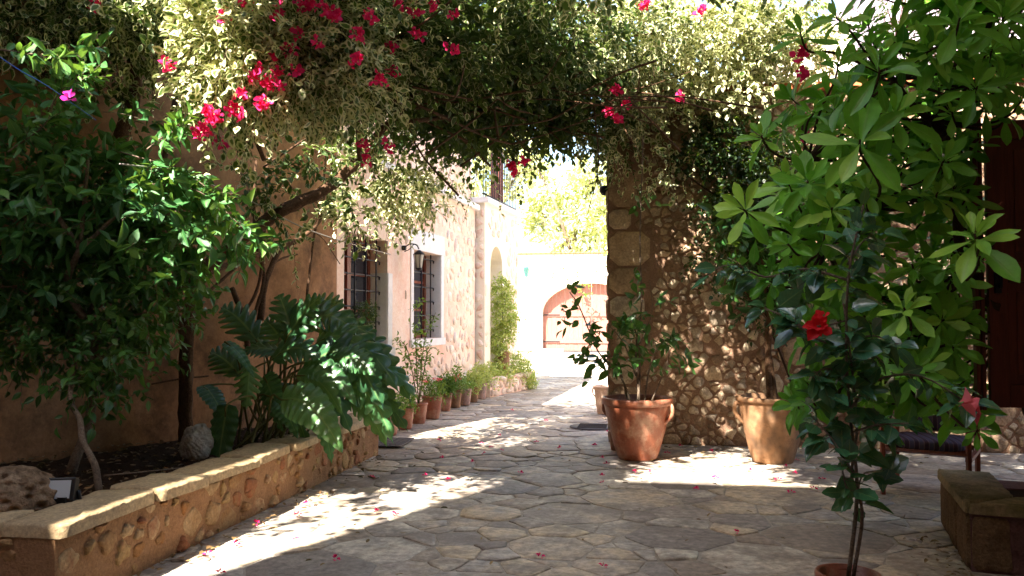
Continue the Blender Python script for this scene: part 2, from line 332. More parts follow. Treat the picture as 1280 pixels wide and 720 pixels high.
def prisms(mb, A, B, r, mat=0):
    A = np.asarray(A); B = np.asarray(B); n = len(A); D = unit(B - A); U = unit(np.cross(D, np.array([.3, .5, .8]))); W = np.cross(D, U)
    r = np.broadcast_to(r, (n,))[:, None]; X = np.empty((n, 6, 3))
    for j in range(3):
        a = 2 * math.pi * j / 3; o = U * math.cos(a) + W * math.sin(a); X[:, j] = A + o * r; X[:, 3 + j] = B + o * r * .6
    Fc = np.array([(0, 1, 4, 3), (1, 2, 5, 4), (2, 0, 3, 5)])
    mb.add(X.reshape(-1, 3), (Fc[None] + (np.arange(n) * 6)[:, None, None]).reshape(-1, 4), mat)
def rdir(n): return unit(rng.normal(size=(n, 3)))
def twigs(ml, ms, O, D, Lt, k, leafL, T, mat=0, droop=.3, spread=1., up=.6, stem=1., sr=.0025, smat=0, tone=0, lj=.25):
    """k leaves along every twig; ml leaf builder, ms stem builder"""
    n = len(O); D = unit(D); Lt = np.broadcast_to(Lt, (n,))
    s = (np.arange(k) + .6) / k; s = s[None] + (rng.random((n, k)) - .5) * .5 / k
    Dd = D[:, None] + np.array([0, 0, -droop])[None, None] * s[..., None]
    P = O[:, None] + Lt[:, None, None] * s[..., None] * (D[:, None] + np.array([0, 0, -droop * .5]) * s[..., None])
    side = np.cross(D, rdir(n)); side = unit(side); oth = np.cross(D, side)
    ang = rng.random(n)[:, None] * 6.3 + np.arange(k)[None] * 2.4
    ld = unit(Dd * .7 + spread * (side[:, None] * np.cos(ang)[..., None] + oth[:, None] * np.sin(ang)[..., None]) + rng.normal(size=(n, k, 3)) * .25 + np.array([0, 0, -.25 * droop]))
    N = np.array([0, 0, up]) + rng.normal(size=(n, k, 3)) * .45 - Dd * .0
    L = leafL * (1 + lj * rng.normal(size=(n, k))).clip(.45, 1.6)
    rn = (rng.random((n, 1)) * .55 + rng.random((n, k)) * .45 + tone).clip(0, 1)
    put_leaves(ml, P.reshape(-1, 3), ld.reshape(-1, 3), N.reshape(-1, 3), L.ravel(), T, mat, rn.ravel())
    if ms is not None and stem > 0:
        q = rng.random(n) < stem; m = 3
        for i in range(m):
            a, b = i / m, (i + 1) / m; f = lambda t: O[q] + Lt[q, None] * t * (D[q] + np.array([0, 0, -droop * .5]) * t)
            prisms(ms, f(a), f(b), sr, smat)
def in_gap(O):  # gap shaped into the leaves to let one sun patch reach the paving
    k = O[:, 2] / math.tan(R(SUN_EL)); x = O[:, 0] + math.sin(R(SUN_HEAD)) * k; y = O[:, 1] + math.cos(R(SUN_HEAD)) * k
    return (x > -.2) & (x < .88) & (y > 6.5) & (y < 8.3)
def blob_twigs(ml, ms, c, r, n, Lt, k, leafL, T, shell=.5, **kw):
    u = rdir(n); rad = (rng.random(n) ** shell)[:, None]; O = np.asarray(c) + u * rad * np.asarray(r)
    D = unit(u * .8 + rdir(n) * .8 + np.array([0, 0, .1])); g_ = ~(in_gap(O) & (O[:, 2] > 2.3)); O = O[g_]; D = D[g_]; n = len(O); twigs(ml, ms, O, D, Lt * (.6 + .8 * rng.random(n)), k, leafL, T, **kw)
def rosette(ml, c, ax, n, L, T, mat=0, el0=75, el1=-10, tone=0):
    ax = unit(np.asarray(ax, float)); s = unit(np.cross(ax, [.2, .9, .1])); t = np.cross(ax, s)
    i = np.arange(n); a = i * 2.39996 + rng.random() * 6; el = np.radians(el1 + (el0 - el1) * (1 - (i / n)) ** 1.2 + rng.normal(size=n) * 9)
    el = el[::-1] if False else el
    f = (i / n)
    rad = s[None] * np.cos(a)[:, None] + t[None] * np.sin(a)[:, None]
    D = rad * np.cos(el)[:, None] + ax[None] * np.sin(el)[:, None]
    N = ax[None] * np.cos(el)[:, None] - rad * np.sin(el)[:, None] + rng.normal(size=(n, 3)) * .15
    Ls = L * (.5 + .55 * f) * (1 + .12 * rng.normal(size=n))
    P = np.asarray(c)[None] - ax[None] * (f * L * .25)[:, None] + rad * .008
    put_leaves(ml, P, D, N, Ls, T, mat, (.25 + .5 * rng.random() + .35 * (rng.random(n) - .5) + .25 * (1 - f) + tone).clip(0, 1), .1)
# ---------------------------------------------------------------- stones
def clip(poly, p, nrm):
    out = []; m = len(poly)
    for i in range(m):
        a, b = poly[i], poly[(i + 1) % m]; da = (a - p) @ nrm; db = (b - p) @ nrm
        if da <= 0: out.append(a)
        if (da < 0) != (db < 0) and abs(da - db) > 1e-12: out.append(a + (b - a) * (da / (da - db)))
    return out
def cells(S, x0, x1, y0, y1, nb=26, Wt=None):
    res = []
    if isinstance(S, tuple): S, Wt = S
    for i, s in enumerate(S):
        d = ((S - s) ** 2).sum(1); o = np.argsort(d)[1:nb]
        poly = [np.array(p, float) for p in ((x0, y0), (x1, y0), (x1, y1), (x0, y1))]
        for j in o:
            if Wt is None: poly = clip(poly, (s + S[j]) / 2, S[j] - s)
            else:
                dj = math.sqrt(d[j]) + 1e-9; poly = clip(poly, s + (S[j] - s) / dj * ((d[j] + Wt[i] ** 2 - Wt[j] ** 2) / (2 * dj)), S[j] - s)
            if len(poly) < 3: break
        if len(poly) >= 3: res.append(np.array(poly))
    return res
def relax_seeds(n, x0, x1, y0, y1, asp=1., jit=.9, dens=None):
    # jittered rows, so that stones come in rough courses of uneven width
    A = (x1 - x0) * (y1 - y0) / n; hh = math.sqrt(A / asp); S = []; y = y0 + hh / 2; 
    while y < y1:
        x = x0 + rng.random() * hh * asp
        while x < x1:
            S.append((x + (rng.random() - .5) * jit * hh * asp * .6, y + (rng.random() - .5) * jit * hh)); x += hh * asp * (.5 + rng.random())
        y += hh
    return np.array(S)
def stones(mb, polys, fr, gap=.02, h=.01, rnd=1, jit=.01, mat=0, keep=1., inset=.06, dome=.3, seg=.06, hj=.3, minr=.02, cut=.22):
    for P in polys:
        if rng.random() > keep: continue
        c = P.mean(0); E = np.roll(P, -1, 0) - P; Ln = np.linalg.norm(E, axis=1); nn = np.stack([E[:, 1], -E[:, 0]], 1) / (Ln[:, None] + 1e-9)
        inr = ((P - c) * nn).sum(1).min()
        if inr < gap / 2 + minr: continue
        Q = c + (P - c) * (1 - gap / 2 / inr * .85)
        for _ in range(rnd):
            nx = np.roll(Q, -1, 0); Q = np.stack([Q * (1 - cut) + nx * cut, Q * cut + nx * (1 - cut)], 1).reshape(-1, 2)
        out = []
        for i in range(len(Q)):
            a, b = Q[i], Q[(i + 1) % len(Q)]; m = max(1, int(np.linalg.norm(b - a) / seg))
            for k in range(m): out.append(a + (b - a) * k / m)
        Q = np.array(out); m = len(Q)
        # irregular outline
        th = np.arctan2(*(Q - c).T[::-1]); wv = sum(rng.normal() * np.sin(f * th + rng.random() * 6) / f for f in (3, 5, 8, 13))
        Q = c + (Q - c) * (1 + (jit * 1.2 / inr) * wv[:, None] * .6) + rng.normal(size=Q.shape) * jit * .12
        hh = h * (1 + hj * rng.normal()); hh = max(hh, h * .3); tx, ty = rng.normal(size=2) * hj * h * .3 / max(inr, .05)
        rings = [(1., -.004, 0), (1 - inset * .35, .75, 1), (1 - inset, 1., 1), (.55, 1. + dome * .8, 1)]
        V = []
        for s, z, q in rings:
            X = c + (Q - c) * s
            zz = z * hh if q else z
            for x in X: V.append(fr(x[0], x[1], zz + (q * (tx * (x[0] - c[0]) + ty * (x[1] - c[1]) + rng.normal() * h * .05))))
        V.append(fr(c[0], c[1], hh * (1 + dome)))
        Fc = [(r * m + i, r * m + (i + 1) % m, (r + 1) * m + (i + 1) % m, (r + 1) * m + i) for r in range(3) for i in range(m)]
        Fc += [(3 * m + i, 3 * m + (i + 1) % m, 4 * m) for i in range(m)]
        mb.add(V, Fc, mat, (rng.random(), 0, 0), True)
def var_seeds(n, x0, x1, y0, y1, r0, r1, asp=1., pw=1.5, k=.8):
    # uneven stone sizes: every stone has a radius of its own and keeps the others away by it
    S = []; Rr = []
    for t in range(n * 16):
        p = np.array([x0 + rng.random() * (x1 - x0), (y0 + rng.random() * (y1 - y0))]); r = (r0 + (r1 - r0) * rng.random() ** pw) * (1 if t < n * 8 else .6)
        if S:
            A = np.array(S) - p; A[:, 0] /= asp; d = np.sqrt((A ** 2).sum(1))
            if (d < (np.array(Rr) + r) * k).any(): continue
        S.append(p); Rr.append(r)
        if len(S) >= n: break
    return np.array(S), np.array(Rr)
def plane_frame(O, U, V, N):
    O, U, V, N = [np.array(k, float) for k in (O, U, V, N)]
    return lambda u, v, h=0: O + U * u + V * v + N * h
WH = 8.0   # top of the unseen storey added to shade the left planter
# ================================================================ THE SETTING
Z3 = np.array([0, 0, 1.])
FL = plane_frame((0, 0, 0), (1, 0, 0), (0, 1, 0), (0, 0, 1))
mb = MB(); mb.add([(-60, -30, 0), (60, -30, 0), (60, 70, 0), (-60, 70, 0)], [(0, 1, 2, 3)], 0, (.5, 0, 0), False)
tag(mb.build('ground', MT['mortar_floor']), kind='structure')
mb = MB()
def scatter_seeds(n, x0, x1, y0, y1):
    # uneven sizes: reject candidates that come too close, with a radius of their own
    S = []; Rr = []
    for _ in range(n * 14):
        p = np.array([x0 + rng.random() * (x1 - x0), y0 + rng.random() * (y1 - y0)]); r = .15 + .42 * rng.random() ** 1.5
        if S:
            A = np.array(S); d = np.sqrt(((A - p) ** 2).sum(1))
            if (d < (np.array(Rr) + r) * .62).any(): continue
        S.append(p); Rr.append(r)
        if len(S) >= n: break
    return np.array(S)
S = var_seeds(900, -3.8, 4.6, 1.5, 11.0, .09, .42, 1.3, 1.1, .68)
stones(mb, cells(S, -3.8, 4.6, 1.5, 11.0), FL, .014, .006, 1, .012, 0, 1, .02, .05, .05, .5, cut=.07)
S = var_seeds(600, -3.8, 2.0, 11.0, 21.0, .12, .40, 1.3, 1.1, .68)
stones(mb, cells(S, -3.8, 2.0, 11.0, 21.0), FL, .016, .007, 1, .012, 0, 1, .02, .05, .1, .4, cut=.07)
S = var_seeds(300, -7.0, 2.0, 21.0, 33.4, .25, .45, 1.2)
stones(mb, cells(S, -7.0, 2.0, 21.0, 33.4), FL, .03, .01, 1, .012, 0, 1, .05, .05, .2, .35)
tag(mb.build('paved_path', MT['flag']), kind='structure')

def wall_panel(mb, fr, u0, u1, z0, z1, ops=(), depth=.35, mat=0, cc=(.5, 0, 0), rdep=None, back=True):
    """ops: (ua, ub, za, zb, arch)"""
    us = sorted({u0, u1, *[o[0] for o in ops], *[o[1] for o in ops]}); zs = sorted({z0, z1, *[o[2] for o in ops], *[o[3] for o in ops]})
    def q(P, m=mat): mb.add(P, [tuple(range(len(P)))], m, cc, False)
    for i in range(len(us) - 1):
        for j in range(len(zs) - 1):
            um, zm = (us[i] + us[i + 1]) / 2, (zs[j] + zs[j + 1]) / 2
            if any(o[0] < um < o[1] and o[2] < zm < o[3] for o in ops): continue
            q([fr(us[i], zs[j], 0), fr(us[i + 1], zs[j], 0), fr(us[i + 1], zs[j + 1], 0), fr(us[i], zs[j + 1], 0)])
            if back: q([fr(us[i], zs[j], -depth), fr(us[i], zs[j + 1], -depth), fr(us[i + 1], zs[j + 1], -depth), fr(us[i + 1], zs[j], -depth)])
    for (a, b, c, d, arch) in ops:
        dd = rdep or depth
        if not arch: ring = [(a, c), (a, d), (b, d), (b, c)]
        else:
            r = (b - a) / 2; ri = r if arch is True else arch; sp = d - ri; K = 28; arc = [(a + r - r * math.cos(math.pi * k / K), sp + ri * math.sin(math.pi * k / K)) for k in range(K + 1)]
            ring = [(a, c)] + arc + [(b, c)]
            for k in range(K):
                p0, p1 = arc[k], arc[k + 1]; cx = a if k < K / 2 else b
                for h in ((0, -depth) if back else (0,)):
                    q([fr(*p0, h), fr(*p1, h), fr(cx, d, h)] if h == 0 else [fr(*p0, h), fr(cx, d, h), fr(*p1, h)])
        n = len(ring)
        for k in range(n):
            p0, p1 = ring[k], ring[(k + 1) % n]
            q([fr(*p0, 0), fr(*p0, -dd), fr(*p1, -dd), fr(*p1, 0)])
    q([fr(u0, z1, 0), fr(u1, z1, 0), fr(u1, z1, -depth), fr(u0, z1, -depth)])
    q([fr(u0, z0, 0), fr(u0, z1, 0), fr(u0, z1, -depth), fr(u0, z0, -depth)]); q([fr(u1, z0, 0), fr(u1, z0, -depth), fr(u1, z1, -depth), fr(u1, z1, 0)])

# ---- old house on the left: curved stucco flank, then a plastered rubble facade with two grilled windows
A1 = R(4); O1 = np.array([-3.55, 8.8, 0]); E1 = np.array([math.sin(A1), math.cos(A1), 0]); N1 = np.array([math.cos(A1), -math.sin(A1), 0])
H1 = plane_frame(O1, E1, Z3, N1)
def fpx(x, y, O, E, N):
    r = ray(x, y); t = ((O - CAM) @ N) / (r @ N); p = CAM + r * t; return (p - O) @ E, p[2]
h1 = lambda x, y: fpx(x, y, O1, E1, N1)
L1 = 5.5
house = empty('old_house', (-3.7, 9, 0)); tag(house, 'old pink and tan plastered house along the left side with two iron grilled windows', 'house')
w1 = (h1(430.5, 290)[0], h1(484.6, 300)[0], 1.03, 2.40, False); w2 = (h1(516.5, 305)[0], h1(550.6, 314)[0], h1(550, 422)[1], h1(516.5, 310)[1] - .02, False)
print('windows', w1, w2)
mb = MB(); wall_panel(mb, H1, 0.0, L1, 0, 3.3, [w1, w2], .45, 0, rdep=.24)
# rubble showing through the plaster
def keepout(polys, ops, pad=.02):
    out = []
    for P in polys:
        bad = False
        for o in ops:
            if (P[:, 0].max() > o[0] - pad) and (P[:, 0].min() < o[1] + pad) and (P[:, 1].max() > o[2] - pad) and (P[:, 1].min() < o[3] + pad): bad = True
        if not bad: out.append(P)
    return out
sur2 = (w2[0] - .13, w2[1] + .16, w2[2] - .12, w2[3] + .3); sur1 = (w1[0] - .1, w1[1] + .2, w1[2] - .2, w1[3] + .1)
S = relax_seeds(330, 2.1, L1, 0, 3.25, 1.25)
stones(mb, keepout(cells(S, 2.1, L1, 0, 3.25), [sur1, sur2]), H1, .05, .012, 2, .012, 1, .8, .25, .6, .06, .4)
mb.build('facade_wall', [MT['pink'], MT['pinkrub']], house)
WP = [(-3.55, 8.8), (-3.62, 8.3), (-3.78, 7.7), (-4.0, 7.0), (-4.3, 6.2), (-4.7, 5.2), (-5.0, 4.2), (-5.2, 3.0), (-5.3, 1.6), (-5.3, -.5), (-5.3, -4), (-5.3, -7)]
mb = MB(); V = []; Pm = smoothpath([(x, y, 0) for x, y in WP], 5); zs = np.linspace(0, 5.6, 15)
for p in Pm:
    for z in zs: V.append((p[0] + .02 * math.sin(3 * z + p[1]) + .012 * rng.normal(), p[1], z))
m = len(zs); mb.add(V, [(i * m + j, i * m + j + 1, (i + 1) * m + j + 1, (i + 1) * m + j) for i in range(len(Pm) - 1) for j in range(m - 1)], 0)
V = [(-3.7, 8.8, 5.6), (-5.8, 8.8, 5.6), (-5.8, -.5, 5.6), (-5.35, -.5, 5.6)]
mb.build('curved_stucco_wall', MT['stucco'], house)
# upper storey, set back a little, and the cornice
mb = MB(); wall_panel(mb, plane_frame(O1 - N1 * .06, E1, Z3, N1), 0, L1 - .02, 3.40, 5.6, (), .4); mb.build('upper_wall', MT['pink'], house)
mb = MB(); fbox(mb, H1, -.0, L1 - .01, 3.30, 3.40, -.45, .10); mb.build('cornice', MT['white_stone'], house, bevel=.015)
mb = MB(); V = [(-3.62, 8.8), (-3.3, 14.2), (-9, 14.2), (-9, -7), (-5.4, -7)] + [(p[0] - .05, p[1]) for p in Pm[::-5]][1:-1]
k = len(V); mb.add([(x, y, z) for z in (5.61, 5.75) for x, y in V], [tuple(range(k))[::-1], tuple(range(k, 2 * k))] + [(i, (i + 1) % k, k + (i + 1) % k, k + i) for i in range(k)], 0, (.5, 0, 0), False)
mb.build('roof', MT['tile'], house)
mb = MB(); box(mb, (-7.2, -2.2, (5.76 + WH) / 2), (3.7, 10, WH - 5.76)); mb.build('shade_storey', MT['stucco'], house)  # unseen block added on the roof for its shadow
mb = MB(); box(mb, (-7.2, -2.2, WH + .06), (3.9, 10.2, .1)); mb.build('shade_storey_roof', MT['tile'], house)

def window(o, nv, nh, name_label, surround):
    wn = MB(); a, b, c, d, _ = o; D = -.24
    t = .07
    for (u0, u1, z0, z1) in ((a, a + t, c, d), (b - t, b, c, d), (a + t, b - t, c, c + t), (a + t, b - t, d - t, d), ((a + b) / 2 - .05, (a + b) / 2 + .05, c + t, d - t)): fbox(wn, H1, u0, u1, z0, z1, D - .06, D)
    for k in (1, 2): fbox(wn, H1, a + t, b - t, c + (d - c) * k / 3 - .018, c + (d - c) * k / 3 + .018, D - .05, D - .012)
    f = wn.build('window', MT['wood_win'], house); 
    gm = MB(); fbox(gm, H1, a + .04, b - .04, c + .04, d - .04, D - .045, D - .035); gm.build('pane', MT['pane'], f)
    gr = MB(); hgr = -.09
    for k in range(nv):
        u = a + (b - a) * (k + .5) / nv; tube(gr, [H1(u, c + .005, hgr), H1(u, d - .005, hgr)], .011, n=8, k=1)
    for k in range(nh):
        z = c + (d - c) * (k + .6) / nh
        tube(gr, [H1(a + .002, z, hgr - .012), H1((a + b) / 2, z, hgr - .014), H1(b - .06, z, hgr - .012), H1(b - .02, z - .02, hgr - .02), H1(b - .002, z - .035, hgr - .02)], .010, n=6, k=2)
    gr.build('iron_grille', MT['iron'], f)
    return f
f1 = window(w1, 4, 7, '', 1); f2 = window(w2, 3, 6, '', 2)
mb = MB(); a, b, c, d, _ = w1
fbox(mb, H1, b + .003, b + .15, c - .02, d - .42, -.1, .012); fbox(mb, H1, a - .06, b + .17, c - .13, c - .022, -.2, .05)
fbox(mb, H1, b - .006, b + .001, c, d - .42, -.235, -.001)
mb.build('stone_surround', MT['white_stone'], f1, bevel=.006)
mb = MB(); a, b, c, d, _ = w2
fbox(mb, H1, a - .12, b + .15, d + .003, d + .30, -.1, .018); fbox(mb, H1, b + .003, b + .13, c, d, -.1, .016); fbox(mb, H1, a - .11, a - .003, c, d, -.1, .016)
fbox(mb, H1, a - .14, b + .15, c - .11, c - .003, -.2, .04); fbox(mb, H1, b - .006, b + .001, c, d, -.235, -.001)
mb.build('stone_surround', MT['white_stone'], f2, bevel=.006)

# ---- house with the arched doorway and the roof terrace
A2 = R(5); O2 = np.array([-3.0, 14.35, 0]); E2 = np.array([math.sin(A2), math.cos(A2), 0]); N2 = np.array([math.cos(A2), -math.sin(A2), 0])
H2 = plane_frame(O2, E2, Z3, N2); L2 = fpx(647, 350, O2, E2, N2)[0]
ua = fpx(613, 350, O2, E2, N2)[0]; ub = fpx(628, 350, O2, E2, N2)[0]
print('house2', L2, ua, ub)
ah = empty('arched_house', tuple(O2)); tag(ah, 'small stone house with a tall arched doorway under a roof terrace railing', 'house')
mb = MB(); op = (ua, ub, .02, fpx(620, 308, O2, E2, N2)[1], True)
wall_panel(mb, H2, 0, L2, 0, 3.45, [op], .6, rdep=.5)
S = relax_seeds(150, 0, L2, 0, 3.4, 1.3); stones(mb, keepout(cells(S, 0, L2, 0, 3.4), [(ua - .08, ub + .08, 0, op[3] + .08)]), H2, .05, .012, 2, .012, 1, .8, .25, .6, .08, .4)
S2 = plane_frame(O2 - N2 * .6, N2, Z3, -E2)
S = relax_seeds(60, 0, .6, 0, 3.4, 1.2); stones(mb, cells(S, 0, .6, 0, 3.4), S2, .05, .012, 2, .012, 1, .8, .25, .6, .08, .4)
mb.build('wall', [MT['cream'], MT['pinkrub']], ah)
mb = MB(); fbox(mb, H2, ua - .1, ub + .1, 0, 3, -.62, -.55); mb.build('door', MT['cream'], ah)
mb = MB(); fbox(mb, H2, -.08, L2 + .05, 3.45, 3.55, -.66, .09); mb.build('terrace_ledge', MT['white_stone'], ah, bevel=.01)
mb = MB(); fbox(mb, H2, .01, L2, 3.555, 3.6, -4, -.66); fbox(mb, H2, .01, L2, 0, 3.45, -4, -.61); mb.build('rear_block', MT['cream'], ah)
mb = MB()
for z in (3.62, 4.55): tube(mb, [H2(-.02, z, -.03), H2(L2, z, -.03)], .016, k=1)
for k in range(20): tube(mb, [H2(.0 + L2 * k / 19.5, 3.55, -.03), H2(L2 * k / 19.5, 4.55, -.03)], .009, n=6, k=1)
mb.build('railing', MT['iron'], ah)
mb = MB()
for k in range(5): fbox(mb, H2, .62 + .17 * k, .74 + .17 * k, 3.58, 4.62, -.075, -.055)
mb.build('screen_board', MT['iron_brown'], ah)

# ---- far boundary wall with arched gate
GW = plane_frame((0, 33.5, 0), (1, 0, 0), Z3, (0, -1, 0))
gwl = empty('courtyard_wall', (-3.3, 33.5, 0)); tag(gwl, 'sunlit cream boundary wall with tiled coping closing the end of the path', 'wall')
go = (-4.6, -.6, 0, 2.8, 1.23)
mb = MB(); wall_panel(mb, GW, -12, 4, 0, 4.0, [go], .4, rdep=.32); mb.build('wall', MT['cream'], gwl)
mb = MB()
for k in range(80): 
    u = -12 + .2 * k; lathe(mb, [(.0, 0), (.09, 0), (.09, .1), (0, .1)], 8, (0, 0, 0)) if False else None
    V = [GW(u + .1 + .1 * math.cos(t), 4.02 + .07 * math.sin(t), h) for h in (.1, -.5) for t in np.linspace(0, math.pi, 7)]
    mb.add(V, [(i, i + 1, 8 + i, 7 + i) for i in range(6)] + [tuple(range(7))[::-1], tuple(range(7, 14))], 0)
fbox(mb, GW, -12, 4, 4.003, 4.02, -.5, .08); mb.build('coping', MT['tile'], gwl)
mb = MB()
for k in range(28):
    t0, t1 = math.pi * k / 28, math.pi * (k + 1) / 28
    V = [GW(-2.6 - (2.01 + e) * math.cos(t), 1.57 + (1.24 + e) * math.sin(t), h) for h in (.0, .05) for e, t in ((0, t0), (0, t1), (.14, t1), (.14, t0))]
    mb.add(V, BF, 0, (.5, 0, 0), False)
mb.build('gate_arch_moulding', MT['cream'], gwl)
gt = empty('arched_gate', (-2.6, 33.8, 0)); tag(gt, 'weathered red brown wooden double gate under the broad arch ending the path', 'gate')
for sgn in (-1, 1):
    mb = MB(); nb = 11
    for k in range(nb):
        u0, u1 = .012 + k * .181, .012 + k * .181 + .174; top = lambda u: 1.57 + 1.24 * math.sqrt(max(0, 1 - (u / 2.0) ** 2)); h0 = -.31 - .008 * (k % 2)
        us = np.linspace(u0, u1, 5); V = [GW(-2.6 + sgn * u, z, h) for h in (h0, h0 - .04) for u, z in [(u0, .04), (u1, .04)] + [(u, top(u)) for u in us[::-1]]]
        n = 7; mb.add(V, [tuple(range(n)), tuple(range(n, 2 * n))[::-1]] + [((i + 1) % n, i, n + i, n + (i + 1) % n) for i in range(n)], 0, (.5, 0, 0), False)
    for z in (.35, 1.45): fbox(mb, GW, *sorted((-2.6 + sgn * .02, -2.6 + sgn * 1.97)), z, z + .14, -.305, -.27)
    lf = mb.build('gate_leaf', MT['wood_gate'], gt)
    mb = MB(); fbox(mb, GW, -2.6 + sgn * .09 - .02, -2.6 + sgn * .09 + .02, 1.05, 1.25, -.30, -.24); mb.build('handle', MT['iron'], lf)
    for z in (.41, 1.51):
        mb = MB(); fbox(mb, GW, *sorted((-2.6 + sgn * 1.3, -2.6 + sgn * 1.98)), z - .025, z + .025, -.269, -.255); mb.build('strap_hinge', MT['iron'], lf)
mb = MB(); ico_rock(mb, (-5.25, 32.9, .25), (.42, .3, .3), seed=3, rough=.06); tag(mb.build('stone_block', MT['pinkrub']), 'rough stone block lying at the foot of the wall left of the red gate', 'stone')
mb = MB(); box(mb, (-4.15, 32.9, .07), (.95, .5, .14)); tag(mb.build('stone_step', MT['white_stone'], bevel=.01), 'low pale stone step in front of the arched red gate', 'step')

# ---- rubble wall on the right
RW = plane_frame((0, 9.3, 0), (1, 0, 0), Z3, (0, -1, 0))
rw = empty('rubble_wall', (1.8, 9.5, 0)); tag(rw, 'tall rubble stone wall in reddish mortar behind the two big clay pots', 'wall')
mb = MB(); x0, x1, zt = -.53, 5.2, 3.86
box(mb, ((x0 + x1) / 2, 9.56, zt / 2), (x1 - x0, .52, zt), mat=0)
quo = []; z = 0.01
while z < zt - .1:
    hh = .24 + .2 * rng.random(); wd = .26 + .3 * rng.random(); hh = min(hh, zt - z); quo.append(np.array([(x0, z), (x0 + wd, z), (x0 + wd, z + hh), (x0, z + hh)])); z += hh
stones(mb, quo, RW, .03, .022, 1, .006, 1, 1, .1, .15, .05, .2)
S = var_seeds(1700, x0 + .2, x1, 0, zt, .035, .19, 1.6, 2.6, .72); cl = [P for P in cells(S, x0 + .2, x1, 0, zt) if not any(P[:, 0].min() < q[:, 0].max() and q[0, 1] < P[:, 1].mean() < q[2, 1] for q in quo)]
big = [P for P in cl]; stones(mb, big, RW, .02, .013, 1, .022, 1, .96, .2, .3, .025, .7, .008, cut=.15)
LWf = plane_frame((x0, 9.82, 0), (0, -1, 0), Z3, (-1, 0, 0)); z = 0
while z < zt - .1:
    hh = .22 + .12 * rng.random(); stones(mb, [np.array([(0, z), (.5, z), (.5, min(z + hh, zt)), (0, min(z + hh, zt))])], LWf, .03, .02, 1, .006, 1, 1, .1, .15, .05, .2); z += hh
mb.build('stonework', [MT['mortar_red'], MT['rubble']], rw)
mb = MB(); x = x0 - .06
while x < x1:
    L = .5 + .3 * rng.random(); box(mb, (x + L / 2, 9.55, zt + .045 + .006 * rng.normal()), (L - .012, .66, .085)); x += L
mb.build('coping', MT['tile'], rw, bevel=.015)
mb = MB(); c = PY(756, 238, 9.45) ; lathe(mb, [(0, -.06), (.035, -.055), (.06, -.02), (.065, .02), (.05, .05), (0, .06)], 16, c + np.array([-.0, 0, 0]))
tube(mb, [c + np.array([.0, 0, .0]), c + np.array([.12, 0, .02])], .02, k=1); tag(mb.build('security_lamp', MT['blackpl']), 'small black round lamp fixed to the left edge of the rubble stone wall', 'lamp')

# ---- buildings seen over the right wall
bb = empty('plastered_house', (5, 15, 0)); tag(bb, 'pale lilac plastered house behind the rubble wall at the upper right', 'house')
B3 = plane_frame((3.55, 13.5, 0), (1, 0, 0), Z3, (0, -1, 0))
mb = MB(); wall_panel(mb, B3, 0, 6, 0, 7.5, [(1.2, 2.1, 3.6, 5.2, False)], .3); 
box(mb, (6.55, 16.3, 3.75), (5.9, 5, 7.5)); mb.build('wall', MT['lilac'], bb)
mb = MB(); fbox(mb, B3, 1.21, 2.09, 3.61, 5.19, -.28, -.2); mb.build('shutter', MT['wood_win'], bb)
mb = MB(); fbox(mb, B3, -.1, 6.1, 7.51, 7.65, -3, .12); mb.build('roof', MT['tile'], bb)
b4 = empty('white_house', (1.9, 16, 0)); tag(b4, 'glaring white house gable showing above the coping of the rubble wall', 'house')
mb = MB(); V = [(1.6, 16), (4.6, 16), (4.6, 16), (1.6, 16)]
zz = [(1.5, 0), (4.3, 0), (4.3, 7.2), (2.8, 6.4), (1.5, 5.7)]
mb.add([(x, y, z) for y in (16, 20) for x, z in zz], [tuple(range(5)), tuple(range(5, 10))[::-1]] + [((i + 1) % 5, i, 5 + i, 5 + (i + 1) % 5) for i in range(5)], 0, (.5, 0, 0), False)
mb.build('wall', MT['cream'], b4)
mb = MB(); 
for (xa, za), (xb, zb) in (((1.4, 5.68), (2.8, 6.44)), ((2.8, 6.44), (4.4, 7.28))):
    V = [(x, y, z + dz) for dz in (0.0, .08) for x, y, z in ((xa, 15.9, za), (xb, 15.9, zb), (xb, 20.1, zb), (xa, 20.1, za))]; mb.add(V, BF, 0, (.5, 0, 0), False)
mb.build('roof', MT['cream'], b4)
# ---- unseen houses: a tall one added for its shadow, and the side house
hb = empty('shadow_house', (-1, -3, 0)); tag(hb, 'unseen tall plastered house added behind the viewer to shade the courtyard', 'house')
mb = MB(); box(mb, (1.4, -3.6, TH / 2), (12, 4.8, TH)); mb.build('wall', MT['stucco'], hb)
mb = MB(); box(mb, (1.4, -3.6, TH + .06), (12.1, 4.9, .1)); mb.build('roof', MT['tile'], hb)
rh = empty('side_house', (4, 2, 0)); tag(rh, 'plastered house on the right with the red brown shutter', 'house')
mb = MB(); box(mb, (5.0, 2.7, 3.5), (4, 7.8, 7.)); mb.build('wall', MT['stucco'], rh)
mb = MB(); box(mb, (5.0, 2.7, 7.06), (4.3, 8.1, .1)); mb.build('roof', MT['tile'], rh)
